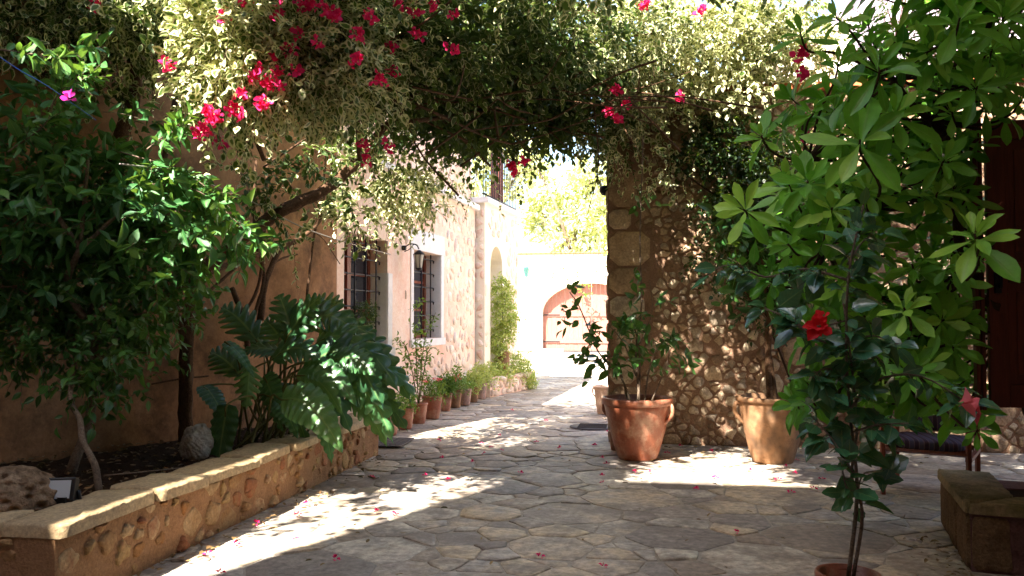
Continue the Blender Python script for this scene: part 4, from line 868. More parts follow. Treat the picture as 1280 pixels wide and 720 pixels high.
# ================================================================ BROAD LEAVED SHRUB (right)
rs = empty('broad_leaved_shrub', (2.42, 5.42, .3)); tag(rs, 'tall shrub with whorls of bright green paddle shaped leaves filling the right side', 'shrub')
ros = [(1045, 22, 45, 4.2), (1000, 40, 34, 4.6), (1100, 85, 62, 3.9), (1120, 140, 50, 4.2), (1075, 175, 52, 4.0), (1160, 60, 50, 4.4), (1200, 22, 52, 4.0), (1185, 60, 40, 4.4), (1255, 20, 46, 4.3), (1222, 108, 40, 4.3), (1190, 140, 36, 4.6), (1018, 140, 36, 4.6), (952, 170, 40, 4.8), (985, 228, 42, 4.6), (930, 262, 46, 4.4), (1010, 225, 46, 4.4), (985, 305, 42, 4.5), (1085, 235, 44, 4.6), (1130, 205, 42, 4.6), (1172, 240, 38, 4.7), (1218, 292, 46, 4.0), (1225, 320, 36, 4.2), (1130, 385, 52, 4.2), (1060, 345, 42, 4.5), (1140, 330, 36, 4.6), (1190, 350, 40, 4.6), (1110, 425, 44, 4.5), (1160, 455, 42, 4.5), (1142, 462, 46, 4.2), (1222, 538, 30, 4.15), (1100, 300, 44, 4.7), (1150, 280, 42, 4.8), (1180, 400, 44, 4.6), (1080, 395, 42, 4.7), (1030, 300, 38, 4.7), (960, 350, 36, 4.9), (920, 330, 32, 5.0), (1240, 62, 36, 4.7), (1048, 80, 40, 4.4), (1180, 200, 40, 4.4), (1040, 260, 42, 4.3), (1085, 30, 34, 4.8), (1255, 100, 38, 4.6), (1275, 68, 36, 4.7), (1238, 128, 34, 4.8), (1278, 125, 34, 4.7), (1262, 140, 30, 4.9), (1100, 475, 34, 4.6), (1070, 445, 32, 4.7), (1192, 432, 32, 4.6), (1050, 400, 30, 4.8), (1180, 500, 30, 4.7), (1205, 400, 30, 4.7), (1115, 505, 28, 5.2), (1150, 512, 28, 5.3), (1172, 475, 28, 5.2), (1090, 520, 26, 5.4), (1190, 460, 28, 5.4)]
for _ in range(135):
    x = 985 + 225 * rng.random(); y = 90 + 430 * rng.random(); ros.append((x, y, 30 + 12 * rng.random(), 4.9 + 1.0 * rng.random()))
for _ in range(30):
    x = 1090 + 190 * rng.random(); y = -60 + 130 * rng.random(); ros.append((x, y, 40, 4.7 + 1.2 * rng.random()))
nodes = [np.array([2.42, 5.42, .28]), PY(1255, 420, 5.62), PY(1222, 330, 5.45), PY(1195, 240, 5.2), PY(1165, 150, 5.0), PY(1090, 260, 5.0), PY(1230, 110, 5.2), PY(1130, 440, 5.2), PY(1030, 310, 5.0), PY(1120, 100, 4.8), PY(1240, 20, 5.0), PY(1010, 200, 5.0), PY(1160, 380, 5.2)]
lk = [(0, 1, .05), (1, 2, .042), (2, 3, .036), (3, 4, .03), (3, 5, .024), (4, 6, .024), (2, 12, .024), (12, 7, .02), (5, 8, .018), (4, 9, .02), (6, 10, .02), (5, 11, .016)]
ms, ml = MB(), MB()
for a, b, r in lk: A, B = nodes[a], nodes[b]; tube(ms, [A, (A * 2 + B) / 3 + rng.normal(size=3) * .04, (A + B * 2) / 3 + rng.normal(size=3) * .04, B], r, r * .75, 8, wob=.15)
A = nodes[0]; tube(ms, [A + [.06, .03, 0], A + [.12, 0, .4], A + [.1, -.1, .9], nodes[1] + [.1, .1, .3]], .035, .02, 8, wob=.15)
for x, y, r, Y in ros:
    c = PY(x, y, Y); nd_ = np.array(nodes[1:]); dd = np.linalg.norm(nd_ - c, axis=1) + (nd_[:, 2] > c[2]) * .3; n0 = nd_[dd.argmin()]
    L = r * 1.06 * (Y * 1.06) / F; ax = unit(unit(c - n0) * .6 + np.array([-.15, -.55, .55]) + rng.normal(size=3) * .25)
    rosette(ml, c, ax, int(9 + 9 * rng.random()), L * .95 * (1 + .16 * rng.normal()), T_rose, 0, 70, -25, tone=.15 if Y < 4.8 else -.1)  # deeper whorls toned darker, inner shade put into the leaf colour
    mid = (c + n0) / 2 + np.array([0, 0, -.05]) + rng.normal(size=3) * .04; tube(ms, [n0, mid, c - ax * .12, c], .009, .005, 6)
    if rng.random() < .75:
        p_ = n0 * .35 + c * .65 + rng.normal(size=3) * .05; rosette(ml, p_, unit(ax + rng.normal(size=3) * .6), 9, L * .8, T_rose, 0, 60, -25, tone=-.2)
ms.build('branches', MT['bark_dark'], rs); ml.build('foliage', MT['l_rose'], rs)
# ================================================================ HIBISCUS in the foreground
hb_ = empty('hibiscus', tuple(c5 + [0, 0, .34])); tag(hb_, 'slender potted hibiscus with glossy toothed leaves, one red flower and one pink bud', 'shrub')
ms, ml = MB(), MB(); b = c5 + np.array([0, 0, .32])
def PP(L_, Y=3.6): return [PY(x, y, Y + (0 if len(q) < 3 else q[2])) for q in L_ for x, y in [q[:2]]]
br = [([(1068, 690), (1070, 640), (1072, 590), (1064, 520), (1058, 430), (1060, 340), (1078, 255)], .009, .45, 36), ([(1074, 690), (1077, 640), (1070, 600), (1078, 540), (1068, 470), (1050, 380)], .008, .3, 18),
 ([(1064, 510), (1100, 478), (1150, 470), (1206, 505)], .006, .1, 16), ([(1060, 430), (1020, 425), (985, 400), (955, 385)], .006, .1, 18), ([(1060, 350), (1010, 335), (960, 345), (915, 330), (872, 350)], .006, .1, 20), ([(1066, 540), (1095, 530), (1130, 525)], .005, .1, 12),
 ([(1072, 600), (1050, 570), (1035, 545), (1015, 520)], .005, .2, 12), ([(1070, 640), (1085, 600), (1110, 590), (1120, 560)], .004, .1, 9), ([(1068, 560), (1040, 520), (1020, 470)], .005, .1, 12), ([(1068, 620), (1050, 600), (1048, 575)], .004, .1, 7), ([(1060, 400), (1030, 410)], .004, .1, 5), ([(1060, 470), (1030, 460), (1010, 470)], .005, .1, 12), ([(1058, 430), (1095, 420), (1120, 430)], .005, .1, 11), ([(1060, 330), (1085, 300), (1100, 290)], .005, .1, 10), ([(1060, 480), (1090, 440), (1110, 455)], .004, .1, 10)]
for path, r, t0, n in br:
    P = PP(path); P = [p + np.array([0, .25 * math.sin(i + len(path) + n) * (i > 0) * (.1 if r > .008 else .4), 0]) for i, p in enumerate(P)]
    if r > .007: P[0] = b + np.array([.0 if n > 20 else .02, 0, 0])
    tube(ms, P, r, r * .45, 8, wob=.1); X, T = along(P, int(n * 1.7), 0, t0)
    off = rdir(len(X)) * [1, 1, .6]; dd = unit(off + T * .4 + np.array([0, -.15, -.35])); X = X + dd * .03
    put_leaves(ml, X, dd, np.array([.1, -.5, .9]) + rng.normal(size=X.shape) * .35, .086 * (1 + .28 * rng.normal(size=len(X))).clip(.45, 1.5), T_hib); prisms(ms, X - dd * .035, X + dd * .006, .0018)
ms_h = ms
fm = MB(); q = PP([(1024, 408)], 3.42)[0]; tube(ms_h, [PP([(1032, 412)])[0], q + [0, .04, 0], q], .003); ax = unit(np.array([-.2, -.8, .3])); rosette(fm, q, ax, 5, .07, T_pet, 0, 35, 15); rosette(fm, q + ax * .008, ax, 9, .055, T_pet, 0, 60, 30); rosette(fm, q + ax * .015, ax, 7, .03, T_pet, 0, 75, 50)
rosette(fm, q + np.array([.012, 0, .04]), unit(ax + [.2, 0, .6]), 6, .035, T_pet, 0, 60, 30); fm.build('flower', MT['hibred'], hb_)
fm = MB(); q = PP([(1204, 506)], 3.5)[0]; tube(ms, [PP([(1190, 495)])[0], q], .003, k=1); ax = unit(np.array([1, -.1, -.05])); rosette(fm, q, ax, 7, .085, T_pet, 0, 76, 58); rosette(fm, q + ax * .01, ax, 7, .07, T_pet, 0, 80, 66); f_ = fm.build('flower_bud', MT['hibpink'], hb_); ms.build('stems', MT['bark_grey'], hb_); ml.build('foliage', MT['l_hib'], hb_)
fm = MB(); rosette(fm, q - ax * .015, ax, 5, .035, T_small, 0, 80, 65); fm.build('sepals', MT['l_pot'], f_)
# ================================================================ SHRUB IN TERRACOTTA POT
def potted(name, lab, c, h, paths, Yc, leafL, T, mats, r0, n, lm, tone=0, droop=.9):
    t = empty(name, tuple(c + [0, 0, h])); tag(t, lab, 'shrub'); ms, ml = MB(), MB()
    for i, (path, r, t0, k) in enumerate(paths):
        P = [PY(*p[:2], Yc + (p[2] if len(p) > 2 else 0)) for p in path]
        if path[0][1] > 490: P[0][2] = c[2] + h
        tube(ms, P, r, r * .4, 8, wob=.15); X, T_ = along(P, k, .02, t0); twigs(ml, ms, X, unit(T_ * .4 + rdir(len(X)) + np.array([0, -.1, .1])), .22, 5, leafL, T, droop=droop, tone=tone, sr=.002, up=.4)
    ms.build('stems', mats, t); ml.build('foliage', lm, t); return t
potted('potted_ficus', 'loose shrub with drooping pointed leaves growing in the big orange terracotta pot', c1, .52, [([(797, 500), (800, 460), (796, 420), (785, 395)], .014, .45, 8), ([(790, 500), (775, 470), (748, 440), (725, 385), (712, 365)], .011, .35, 13), ([(805, 500), (812, 460), (825, 430), (850, 415)], .01, .4, 6), ([(800, 500), (795, 440), (802, 380), (800, 300), (804, 170)], .012, .3, 5), ([(786, 500), (770, 450), (745, 450), (722, 455)], .008, .4, 9), ([(795, 470), (780, 430), (760, 405)], .008, .2, 7), ([(800, 430), (815, 390), (812, 350)], .007, .2, 5), ([(812, 500), (828, 470), (838, 440)], .007, .4, 4)], c1[1], .105, T_fic, MT['bark_grey'], 0, 0, MT['l_ficus'])
potted('potted_tree', 'dark bushy little tree with a braided trunk growing in the weathered tan pot', c2, .55, [([(963, 500), (960, 450), (962, 400), (955, 340), (950, 290)], .035, .6, 26), ([(970, 500), (964, 455), (958, 410), (975, 350), (1000, 310)], .025, .55, 26), ([(962, 400), (935, 370), (915, 335)], .012, .2, 18), ([(962, 390), (985, 370), (1020, 350)], .012, .2, 18), ([(955, 340), (925, 300), (910, 260)], .01, .2, 22), ([(965, 340), (990, 290), (985, 240)], .01, .2, 22)], c2[1], .12, T_fic, MT['bark'], 0, 0, MT['l_ficus'], -.2)
# ================================================================ LEFT BUSHES
lb = empty('leafy_bush', (-3.9, 5.0, .36)); tag(lb, 'big spreading bush with soft green pointed leaves at the upper left', 'shrub'); ms, ml = MB(), MB()
B0 = np.array([-3.9, 5.0, .34]); nodes = [B0, PY(120, 420, 5.0), PY(100, 310, 4.8), PY(150, 265, 4.9), PY(50, 230, 4.7), PY(220, 265, 5.0), PY(110, 200, 4.8)]
for a, b_, r in ((0, 1, .035), (1, 2, .028), (2, 3, .018), (2, 4, .018), (3, 5, .012), (2, 6, .015)): tube(ms, [nodes[a], (nodes[a] + nodes[b_]) / 2 + rng.normal(size=3) * .06, nodes[b_]], r, r * .7, 8, wob=.15)
for (x, y, Y, rx, rz, n) in ((60, 225, 5.0, .5, .25, 50), (150, 225, 5.2, .5, .22, 60), (90, 265, 5.0, .55, .28, 80), (180, 265, 5.2, .5, .28, 62), (240, 285, 5.3, .35, .18, 34), (20, 280, 5.0, .45, .33, 60), (130, 325, 5.1, .55, .22, 44), (50, 350, 5.1, .55, .22, 46), (200, 315, 5.3, .4, .18, 26), (55, 165, 5.0, .3, .2, 18), (285, 290, 5.4, .2, .12, 10), (10, 200, 4.9, .3, .25, 22), (110, 160, 5.1, .3, .12, 16)):
    blob_twigs(ml, ms, PY(x, y, Y), (rx, .45, rz), n, .24, 7, .115, T_left, shell=.4, up=.8, droop=.4, stem=.6, sr=.003)
tw = [([(0, 62), (50, 68), (100, 62)], 4.2), ([(10, 190), (60, 150), (70, 90)], 4.6), ([(150, 190), (230, 215), (290, 262)], 5.0), ([(190, 230), (250, 240), (310, 290)], 5.0), ([(60, 140), (80, 110), (115, 95)], 4.6), ([(180, 190), (205, 170), (230, 160)], 4.9)]
for p, Y in tw: P = [PY(*q, Y) for q in p]; tube(ms, P, .006, .002, 6); X, T = along(P, 10); twigs(ml, ms, X, unit(T + rdir(len(X)) * .8), .18, 6, .095, T_left, tone=.25, sr=.002)
ms.build('branches', MT['bark_grey'], lb); ml.build('foliage', MT['l_left'], lb)
q = PY(87, 122, 3.75); fm = MB(); rosette(fm, q, (.2, -.8, .4), 6, .05, T_pet, 0, 50, 10); tag(fm.build('bract_flower', MT['bract_p']), 'single purple pink bract caught on top of the upper left bush', 'flower')
fx = empty('glossy_bush', (-3.13, 4.4, .36)); tag(fx, 'darker bush with small glossy leaves on a thin crooked pale trunk in the left planter', 'shrub'); ms, ml = MB(), MB()
P = [PZ(125, 618, .34), PY(118, 580, 4.5), PY(103, 550, 4.6), PY(100, 525, 4.7), PY(88, 495, 4.8), PY(98, 430, 5.0), PY(120, 370, 5.1)]; tube(ms, P, .022, .014, 8, wob=.2)
tube(ms, [PY(92, 480, 4.85), PY(140, 430, 5.0), PY(185, 400, 5.1)], .01, .005, 6); tube(ms, [PY(95, 440, 4.95), PY(60, 400, 5.0), PY(30, 380, 5.0)], .01, .005, 6)
for (x, y, Y, rx, rz, n) in ((60, 400, 5.0, .38, .22, 75), (130, 380, 5.1, .38, .25, 90), (190, 390, 5.2, .28, .22, 55), (100, 440, 5.0, .32, .18, 60), (20, 430, 5.0, .28, .18, 40), (170, 440, 5.1, .16, .2, 30), (220, 360, 5.4, .2, .15, 28), (115, 480, 4.9, .14, .12, 18), (150, 470, 5.0, .1, .16, 14), (20, 360, 4.9, .35, .2, 50)):
    tube(ms, [PY(98, 430, 5.0), (PY(98, 430, 5.0) + PY(x, y, Y)) / 2 + [0, 0, .05], PY(x, y, Y), PY(x + (x - 98) * .3, y, Y)], .009, .005, 6)
    blob_twigs(ml, ms, PY(x, y, Y), (rx, .35, rz), n, .17, 6, .068, T_fic, shell=.4, droop=.8, stem=.5, sr=.002)
ms.build('stems', MT['bark_grey'], fx); ml.build('foliage', MT['l_ficus'], fx)
# ================================================================ BOUGAINVILLEA
bv = empty('bougainvillea', (-4.2, 7.0, .36)); tag(bv, 'huge variegated bougainvillea arching over the path with magenta flower clusters', 'climbing plant')
def PW(x, y, off=.12): # on the left wall surface, a little in front
    r = ray(x, y); best = None
    W = [(-3.17, 14.2)] + WP
    for (xa_, ya_), (xb_, yb_) in zip(W[:-1], W[1:]):
        n_ = np.array([ya_ - yb_, xb_ - xa_]); 
        t_ = ((np.array([xa_, ya_])) @ n_) / (r[:2] @ n_ + 1e-9); p = CAM + r * t_
        if t_ > 0 and min(ya_, yb_) - .01 <= p[1] <= max(ya_, yb_) + .01: best = CAM + r * (t_ * (1 - off / np.linalg.norm(r[:2] * t_)))
    return best if best is not None else PY(x, y, 7)
def pw(L_, off=.15): return [PW(x, y, off + (q[0] if q else 0)) for (x, y, *q) in L_]
ms = MB()
for L_, r0_, r1_ in (([(232, 562), (232, 540), (232, 470), (236, 400), (245, 345)], .05, .045), ([(240, 350, .2), (300, 300, .5), (345, 268, .9), (380, 250, 1.2), (410, 235, 1.5), (440, 208, 1.9), (490, 155, 2.4)], .05, .035),
    ([(250, 345), (310, 322), (360, 308), (400, 275), (405, 235)], .022, .012), ([(325, 400), (333, 350), (352, 310), (370, 300)], .028, .015), ([(340, 330), (355, 322), (372, 318)], .01, .006), ([(318, 395), (330, 345), (318, 290), (320, 200)], .015, .01), ([(300, 400), (322, 360), (330, 300), (335, 190)], .013, .009),
    ([(383, 375), (392, 300), (402, 250), (410, 170)], .011, .008), ([(160, 20), (168, 70), (165, 130), (150, 175), (140, 260)], .045, .05), ([(290, 360), (305, 400), (310, 440)], .02, .02), ([(185, 390), (245, 375), (300, 330)], .016, .01), ([(232, 470), (228, 420), (205, 330), (200, 240), (220, 120)], .025, .018), ([(190, 480), (230, 473), (260, 470)], .006, .006), ([(410, 240), (415, 190), (400, 120)], .015, .01), ([(340, 200), (370, 240), (400, 255)], .008, .006), ([(425, 330), (405, 300), (385, 285)], .004, .003)):
    tube(ms, pw(L_, .28), r0_ * 1.25, r1_ * 1.3, 8, 5, wob=.25)
for a_, b_, c_, r_ in (((470, 170, 6.3), (560, 90, 6.8), (700, 60, 8), .03), ((450, 200, 6.6), (440, 100, 6.2), (400, 20, 5.8), .025), ((490, 155, 6.4), (600, 140, 7.5), (760, 110, 9), .022), ((330, 200, 6), (300, 110, 5.6), (330, 20, 5.2), .018), ((520, 130, 6.5), (640, 180, 8), (700, 150, 9), .014), ((700, 60, 8), (850, 40, 9), (1000, 70, 9.4), .02)):
    tube(ms, [PY(*a_), PY(*b_), PY(*c_)], r_, r_ * .5, 8, wob=.2)
ml = MB(); tw_m = MB()
for _ in range(46):
    t_ = rng.random(); a_ = np.array([-2.9 + 2.6 * t_, 6.0 + 2.6 * t_, 3.0 + .4 * t_ + .4 * rng.random()]) + rng.normal(size=3) * [.5, .3, .1]; d_ = unit(np.array([rng.normal(), rng.normal() * .6, .35 * rng.normal()])) * (.5 + .7 * rng.random())
    tube(ms, [a_ - d_, a_ - d_ * .3 + rng.normal(size=3) * .06, a_ + d_ * .4 + rng.normal(size=3) * .06, a_ + d_ + [0, 0, .1]], .011, .004, 6, wob=.2)
#        px  py   Y   rx  ry  rz  twigs tone (low tones put the underside's shade into the leaf colour)
BL = [(20, 15, 5.2, .6, .5, .30, 260, 0), (100, 10, 5.4, .6, .5, .25, 260, 0), (180, 15, 5.6, .5, .5, .25, 240, .1), (235, 25, 5.8, .4, .5, .25, 200, .2), (70, 60, 5.6, .4, .3, .2, 50, 0), (110, 100, 5.6, .25, .2, .2, 50, 0),
 (300, 30, 5.4, .45, .5, .35, 420, .3), (360, 40, 5.3, .45, .5, .35, 420, .3), (300, 84, 5.4, .38, .4, .25, 310, .3), (355, 90, 5.3, .40, .4, .2, 280, .3), (410, 80, 5.4, .36, .4, .26, 260, .2), (280, 128, 5.5, .18, .25, .10, 54, .3), (335, 118, 5.4, .25, .25, .10, 70, .3), (262, 112, 5.6, .16, .2, .16, 44, .1),
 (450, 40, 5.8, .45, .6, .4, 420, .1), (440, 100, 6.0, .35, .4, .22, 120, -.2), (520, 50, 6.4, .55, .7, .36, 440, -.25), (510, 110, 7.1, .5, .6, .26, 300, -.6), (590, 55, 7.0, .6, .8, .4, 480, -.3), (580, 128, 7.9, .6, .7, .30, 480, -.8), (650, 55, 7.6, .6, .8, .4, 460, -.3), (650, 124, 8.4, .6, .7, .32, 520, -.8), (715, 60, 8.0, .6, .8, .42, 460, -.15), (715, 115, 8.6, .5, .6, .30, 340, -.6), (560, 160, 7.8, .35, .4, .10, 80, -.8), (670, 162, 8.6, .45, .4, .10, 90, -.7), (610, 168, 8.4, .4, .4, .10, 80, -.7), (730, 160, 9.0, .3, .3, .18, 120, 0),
 (790, 50, 8.6, .55, .7, .5, 460, .2), (790, 130, 9.0, .35, .3, .35, 210, .2), (850, 50, 9.0, .6, .6, .5, 460, .4), (920, 50, 9.2, .6, .6, .5, 430, .4), (980, 60, 9.5, .5, .5, .45, 300, .3), (850, 115, 9.0, .45, .3, .2, 150, .4), (920, 110, 9.1, .4, .3, .2, 130, .4), (772, 185, 9.05, .13, .2, .3, 34, .1), (825, 205, 9.05, .10, .12, .22, 22, .4), (960, 30, 9.0, .4, .5, .3, 160, .2),
 (350, 228, 6.9, .22, .3, .2, 18, -.25), (385, 228, 7.0, .28, .4, .2, 26, -.3), (385, 178, 6.8, .25, .4, .12, 22, -.2), (450, 185, 7.4, .4, .4, .18, 56, -.2), (490, 205, 7.8, .45, .4, .22, 80, .2), (465, 250, 8.0, .35, .3, .2, 40, .3), (510, 240, 8.6, .3, .3, .25, 90, .4), (430, 262, 7.4, .2, .2, .15, 26, .1), (335, 262, 6.6, .15, .2, .12, 12, -.1), (360, 300, 7.0, .12, .2, .1, 10, .1), (550, 235, 10.5, .2, .3, .35, 40, .5), (605, 165, 9.5, .3, .3, .25, 60, .2), (300, 205, 6.2, .2, .2, .2, 8, 0)]
for x, y, Y, rx, ry, rz, n, tone in BL:
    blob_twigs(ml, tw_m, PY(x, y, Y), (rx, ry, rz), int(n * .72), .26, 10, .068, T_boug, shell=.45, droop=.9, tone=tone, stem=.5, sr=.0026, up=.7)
# unseen leaf clumps added to cast shade over the courtyard
for x, y, Y, z, rx, ry, rz, n in SHADE: blob_twigs(ml, None, (x, Y, z), (rx, ry, rz), n, .34, 9, .085, T_boug, shell=.6, droop=.6, up=.9)
# dangling sprays
for x, y, Y, n in ((455, 178, 6.2, 5), (640, 200, 8.6, 4), (650, 215, 8.6, 4), (555, 210, 8, 3), (770, 220, 9, 5), (830, 215, 9, 5), (845, 240, 9, 3), (600, 260, 9.5, 3), (480, 280, 8.6, 6), (445, 300, 8.4, 5), (540, 260, 9.5, 5), (560, 220, 9.5, 5), (230, 90, 5.4, 3), (245, 75, 5.4, 4), (180, 100, 5.8, 4)):
    p = PY(x, y - 30, Y); twigs(ml, tw_m, p + rng.normal(size=(n, 3)) * .12, np.tile([.1, -.1, -1.], (n, 1)) + rng.normal(size=(n, 3)) * .3, .4, 10, .05, T_boug, tone=.2, sr=.003)
ms.build('trunk', MT['bark'], bv); tw_m.build('twigs', MT['bark_dark'], bv); ml.build('foliage', MT['l_boug'], bv)
FLW = [(211, 80, 4), (265, 150, 7), (255, 165, 7), (275, 178, 5), (262, 138, 5), (290, 135, 4), (300, 145, 3), (330, 132, 5), (336, 103, 4), (352, 103, 3), (346, 90, 3), (322, 84, 3), (374, 40, 3), (371, 88, 3), (445, 42, 5), (443, 76, 5), (490, 62, 5), (492, 90, 5), (473, 99, 4), (567, 62, 4), (568, 16, 3), (385, 8, 5), (420, 20, 5), (400, 3, 4), (463, 22, 4), (500, 5, 5), (542, 5, 4), (305, 2, 3), (281, 20, 4), (348, 15, 4), (376, 8, 4), (412, 14, 4), (522, 42, 4), (455, 180, 4), (458, 201, 3), (486, 183, 3), (118, 3, 4), (342, 68, 3), (300, 118, 3), (318, 98, 3),
 (770, 112, 5), (784, 130, 5), (762, 140, 6), (770, 150, 4), (805, 7, 7), (850, 121, 5), (748, 8, 4), (742, 14, 3), (1001, 68, 4), (1012, 175, 3), (640, 207, 4), (645, 215, 3), (655, 200, 3), (875, 15, 4), (690, 10, 3), (520, 15, 3), (360, 62, 3), (395, 55, 3), (1006, 95, 3)]
def fdepth(x, y):
    if x < 250: return 5.0
    if x < 480: return 4.85 if y < 170 else 6.0
    if x < 620: return 5.6
    if x > 620 and x < 700 and y > 150: return 8.0
    if x > 990: return 4.9
    return 8.0
for x, y, k in FLW:
    fm = MB(); c = PY(x, y, fdepth(x, y)); s_ = .042 if fdepth(x, y) < 6.5 else .055
    for _ in range(k): rosette(fm, c + rng.normal(size=3).clip(-1.2, 1.2) * .027 * (k / 4) ** .5, unit(rng.normal(size=3) + [0, -1, .2]), 3, s_ * 1.15, T_pet, 0, 55, 35); rosette(fm, c + rng.normal(size=3).clip(-1, 1) * .02, unit(rng.normal(size=3) + [0, -1, .2]), 3, s_, T_pet, 0, 55, 35)
    fm.build('flower_cluster', MT['bract'], bv)
# dark creeper on the rubble wall
cr = empty('wall_creeper', (1.2, 9.2, 2)); tag(cr, 'dark leafed creeper spreading over the rubble wall under the bougainvillea', 'climbing plant'); ms, ml = MB(), MB()
for p in ([(990, 480), (960, 400), (930, 300), (900, 200), (880, 150)], [(960, 400), (900, 330), (860, 300)], [(940, 330), (960, 250), (980, 180)], [(920, 260), (860, 220), (840, 190)]): tube(ms, [PY(*q, 9.22) for q in p], .014, .007, 6, wob=.2)
for x, y, rx, rz, n in ((910, 180, .42, .3, 170), (940, 240, .4, .4, 230), (905, 265, .25, .3, 100), (945, 310, .35, .35, 160), (965, 380, .3, .3, 90), (890, 330, .2, .25, 30), (980, 200, .4, .4, 180), (870, 190, .25, .15, 50)):
    blob_twigs(ml, ms, PY(x, y, 9.1), (rx, .12, rz), n, .2, 8, .05, T_boug, tone=-.3, droop=.9, stem=.3)
ms.build('stems', MT['bark_dark'], cr); ml.build('foliage', MT['l_dark'], cr)
# ================================================================ BED PLANTS AND DISTANT GREEN
for nm, lab, pts, n, L_ in (('pale_bush', 'low pale green bush spilling over the left end of the raised bed', [(622, 468, 14.9, .28, .24)], 300, .05), ('pale_bush', 'larger pale green bush at the right end of the raised bed', [(645, 462, 15.7, .3, .28), (655, 478, 16.0, .2, .2)], 380, .05), ('pale_bush', 'sunlit bush between the last grey pot and the raised bed', [(610, 470, 14.3, .18, .2)], 160, .045)):
    x, y, Y, a, b_ = pts[0]; q = PY(x, y, Y); t = empty(nm, (q[0], q[1], .3)); tag(t, lab, 'bush'); ms, ml = MB(), MB()
    for x, y, Y, a, b_ in pts:
        c = PY(x, y, Y); blob_twigs(ml, ms, c, (a, a, b_), int(n * .7), .12, 6, L_, T_small, tone=.1, stem=0, up=.8)
        for k in range(6): tube(ms, [(c[0], c[1], .25), c + rdir(1)[0] * .1, c + rdir(1)[0] * a], .006, .003, 5)
    tree_mesh(t, ms, ml, MT['twig'], MT['l_pale'], 'stems')
q = PY(629, 440, 15.1); q[2] = .3; tp = pot('tall_tan_pot', MT['terra_tan'], .26, .5, 'tall tan pot on the raised bed holding the climbing plant', base=.8); tp.location = (q[0], q[1], .27)
t = empty('climbing_shrub', (q[0], q[1], .7)); tag(t, 'bright yellow green climbing shrub standing tall in front of the arched doorway', 'shrub'); ms, ml = MB(), MB()
tube(ms, [(q[0], q[1], .65), PY(628, 400, 15.1), PY(627, 350, 15.1)], .015, .008, 6)
for x, y, a, b_, n in ((627, 365, .16, .28, 170), (631, 395, .2, .28, 210), (626, 425, .18, .22, 140), (618, 440, .06, .4, 60), (636, 412, .1, .12, 50)): blob_twigs(ml, ms, PY(x, y, 15.0), (a, a, b_), n, .14, 6, .055, T_small, tone=.1, stem=0, up=.8)
tree_mesh(t, ms, ml, MT['bark_grey'], MT['l_pale'])
t = empty('hanging_creeper', (-4.0, 33.3, 3.6)); tag(t, 'thin creeper hanging over the sunlit wall above the gate arch', 'climbing plant'); ms, ml = MB(), MB()
for x, y in ((692, 338), (700, 345), (716, 350), (728, 366), (748, 325), (757, 335)): c = PY(x, y, 33.0); tube(ms, [GW(c[0], 4.05, .1), c], .01, .006, 5); blob_twigs(ml, ms, c, (.28, .12, .28), 9, .25, 5, .11, T_small, stem=.3)
tree_mesh(t, ms, ml, MT['bark'], MT['l_pot'], 'stems')
def far_tree(lab, x, y, base, crown, n, L_=.26, mat='l_tree'):
    t = empty('garden_tree', (x, y, 0)); tag(t, lab, 'tree', 'trees beyond the boundary wall'); ms, ml = MB(), MB(); top = np.array([x, y, base])
    tube(ms, [(x, y, 0), (x + .2, y, base * .5), top], .28, .18, 10, wob=.1)
    for cx, cz, rx, rz, k in crown:
        c = np.array([x + cx, y + rng.normal() * .6, cz]); tube(ms, [top, (top + c) / 2 + rng.normal(size=3) * .3, c], .1, .04, 7)
        for _ in range(6): e = c + rdir(1)[0] * [rx, rx, rz] * .9; tube(ms, [c, (c + e) / 2 + rng.normal(size=3) * .1, e], .03, .012, 5)
        blob_twigs(ml, ms, c, (rx, rx * .8, rz), k, .7, 8, L_, T_small, tone=.1, stem=.2, sr=.012, shell=.6, up=.6)
    ms.build('trunk', MT['bark_grey'], t); ml.build('crown', MT[mat], t)
far_tree('pale sunlit tree seen between the arched house and the rubble wall', -3.6, 38, 3.5, [(-1.4, 6.2, 1.2, 1.0, 110), (.6, 7.4, 1.4, 1.1, 130), (1.6, 5.6, 1.1, .9, 110), (-.3, 5.0, 1.1, .7, 80), (-1.8, 8.4, 1.0, .9, 60)], 0)
far_tree('yellow green tree close to the end of the rubble wall above the gate', -1.2, 37, 3.5, [(-.6, 6.0, 1.2, 1.2, 160), (.4, 8.0, 1.2, 1.1, 130), (-.4, 4.6, .8, .7, 90)], 0)
far_tree('tree standing behind the terrace railing of the arched house', -9.0, 40, 4, [(0, 8, 1.8, 1.5, 160), (1.4, 10.5, 1.4, 1.2, 120), (2.2, 8.5, 1.1, 1.1, 70)], 0)
t = empty('dark_tree', (3.2, 12, 0)); tag(t, 'bare branched tree with few leaves behind the rubble wall at the upper right', 'tree'); ms, ml = MB(), MB(); top = np.array([3.0, 12, 4.0]); tube(ms, [(3.2, 12, 0), (3.1, 12, 2), top], .09, .07, 8, wob=.1)
for x, y in ((1130, 10), (1160, 60), (1100, 40), (1200, 90), (1230, 40), (1120, 70), (1180, 20), (1250, 100), (1150, -20), (1260, 20)):
    c = PY(x, y, 12 + rng.normal() * .3); tube(ms, [top, (top + c) / 2 + rng.normal(size=3) * .15, c], .03, .01, 6)
    for _ in range(7): e = c + rdir(1)[0] * .55; tube(ms, [(c * .7 + top * .3), (c + e) / 2, e], .01, .004, 5)
    blob_twigs(ml, ms, c, (.4, .4, .35), 40, .2, 6, .06, T_small, stem=.5)
ms.build('trunk', MT['bark_dark'], t); ml.build('crown', MT['l_dark'], t)
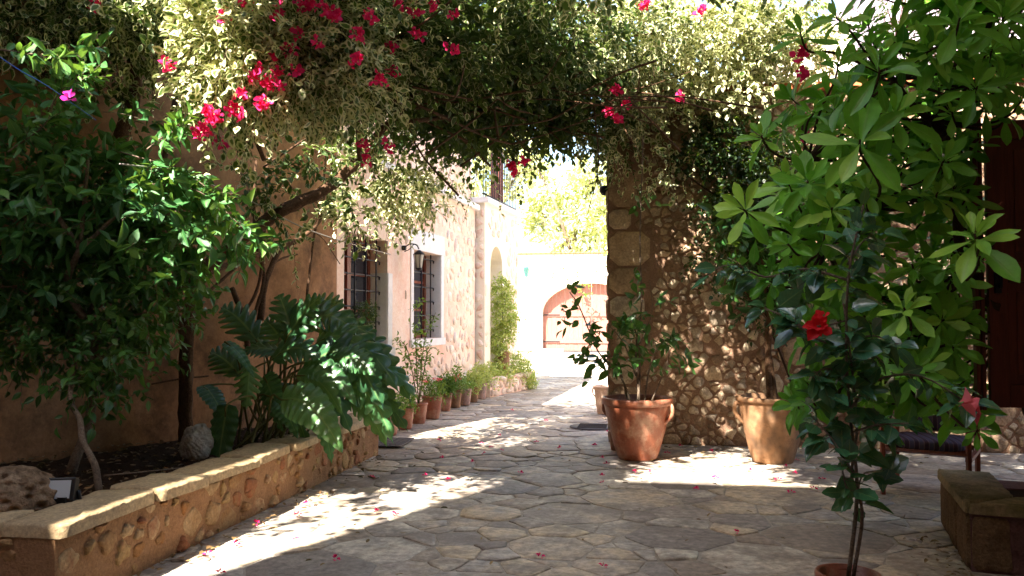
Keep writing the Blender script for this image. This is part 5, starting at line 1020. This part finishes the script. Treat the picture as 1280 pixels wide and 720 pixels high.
# ================================================================ FALLEN PETALS
PT = [(549, 551), (602, 555), (553, 573), (590, 578), (532, 595), (651, 592), (683, 526), (753, 573), (753, 595), (744, 557), (419, 699), (383, 630), (640, 513), (259, 694), (294, 681), (274, 717), (743, 557), (834, 567), (850, 558), (937, 588), (994, 592), (989, 616), (973, 600), (812, 591), (794, 590), (705, 498), (470, 640), (760, 540), (625, 545), (700, 560), (560, 600), (320, 655)]
pro = None
mb = MB(); rosette(mb, (0, 0, .008), (0, 0, 1), 3, .034, T_pet, 0, 45, 15); rosette(mb, (.008, .006, .012), (.3, .2, 1), 3, .03, T_pet, 0, 60, 30)
for i, (x, y) in enumerate(PT):
    if pro is None: pro = mb.build('fallen_bract', MT['bract']); o_ = pro
    else: o_ = pro.copy(); col.objects.link(o_)
    tag(o_, 'small fallen magenta bract lying on the flagstones', 'petal', 'fallen magenta bracts scattered on the paving'); o_.location = tuple(PZ(x, y, .018)); o_.rotation_euler = (.2 * rng.normal(), .2 * rng.normal(), rng.random() * 6)
for _ in range(26):
    o_ = pro.copy(); col.objects.link(o_); o_.location = (-2.6 + 4 * rng.random(), 4.4 + 6.5 * rng.random(), .018); o_.rotation_euler = (.2 * rng.normal(), .2 * rng.normal(), rng.random() * 6); s_ = .7 + .4 * rng.random(); o_.scale = (s_, s_, s_)
mb = MB(); P = []
for _ in range(520):
    q = rng.random()
    if q < .35: p = (-2.78 + abs(rng.normal()) * .14, 3.6 + 4.4 * rng.random())
    elif q < .6: p = (-.4 + 3.2 * rng.random(), 9.2 - abs(rng.normal()) * .3)
    elif q < .75: p = (1.72 - abs(rng.normal()) * .12, 4.7 + .9 * rng.random())
    else: p = (-2.7 + 4.6 * rng.random(), 4 + 6 * rng.random())
    P.append((*p, .02 + .006 * rng.random()))
P = np.array(P); put_leaves(mb, P, rdir(len(P)) * [1, 1, .15], rdir(len(P)) * .35 + Z3, .038 * (1 + .35 * rng.normal(size=len(P))).clip(.4, 1.8), T_small)
tag(mb.build('leaf_litter', leaf_mat('withered_leaf', srgb(96, 70, 46), srgb(158, 128, 84), trans=.1, veins=False)), kind='stuff')
print('objects', len(bpy.data.objects))
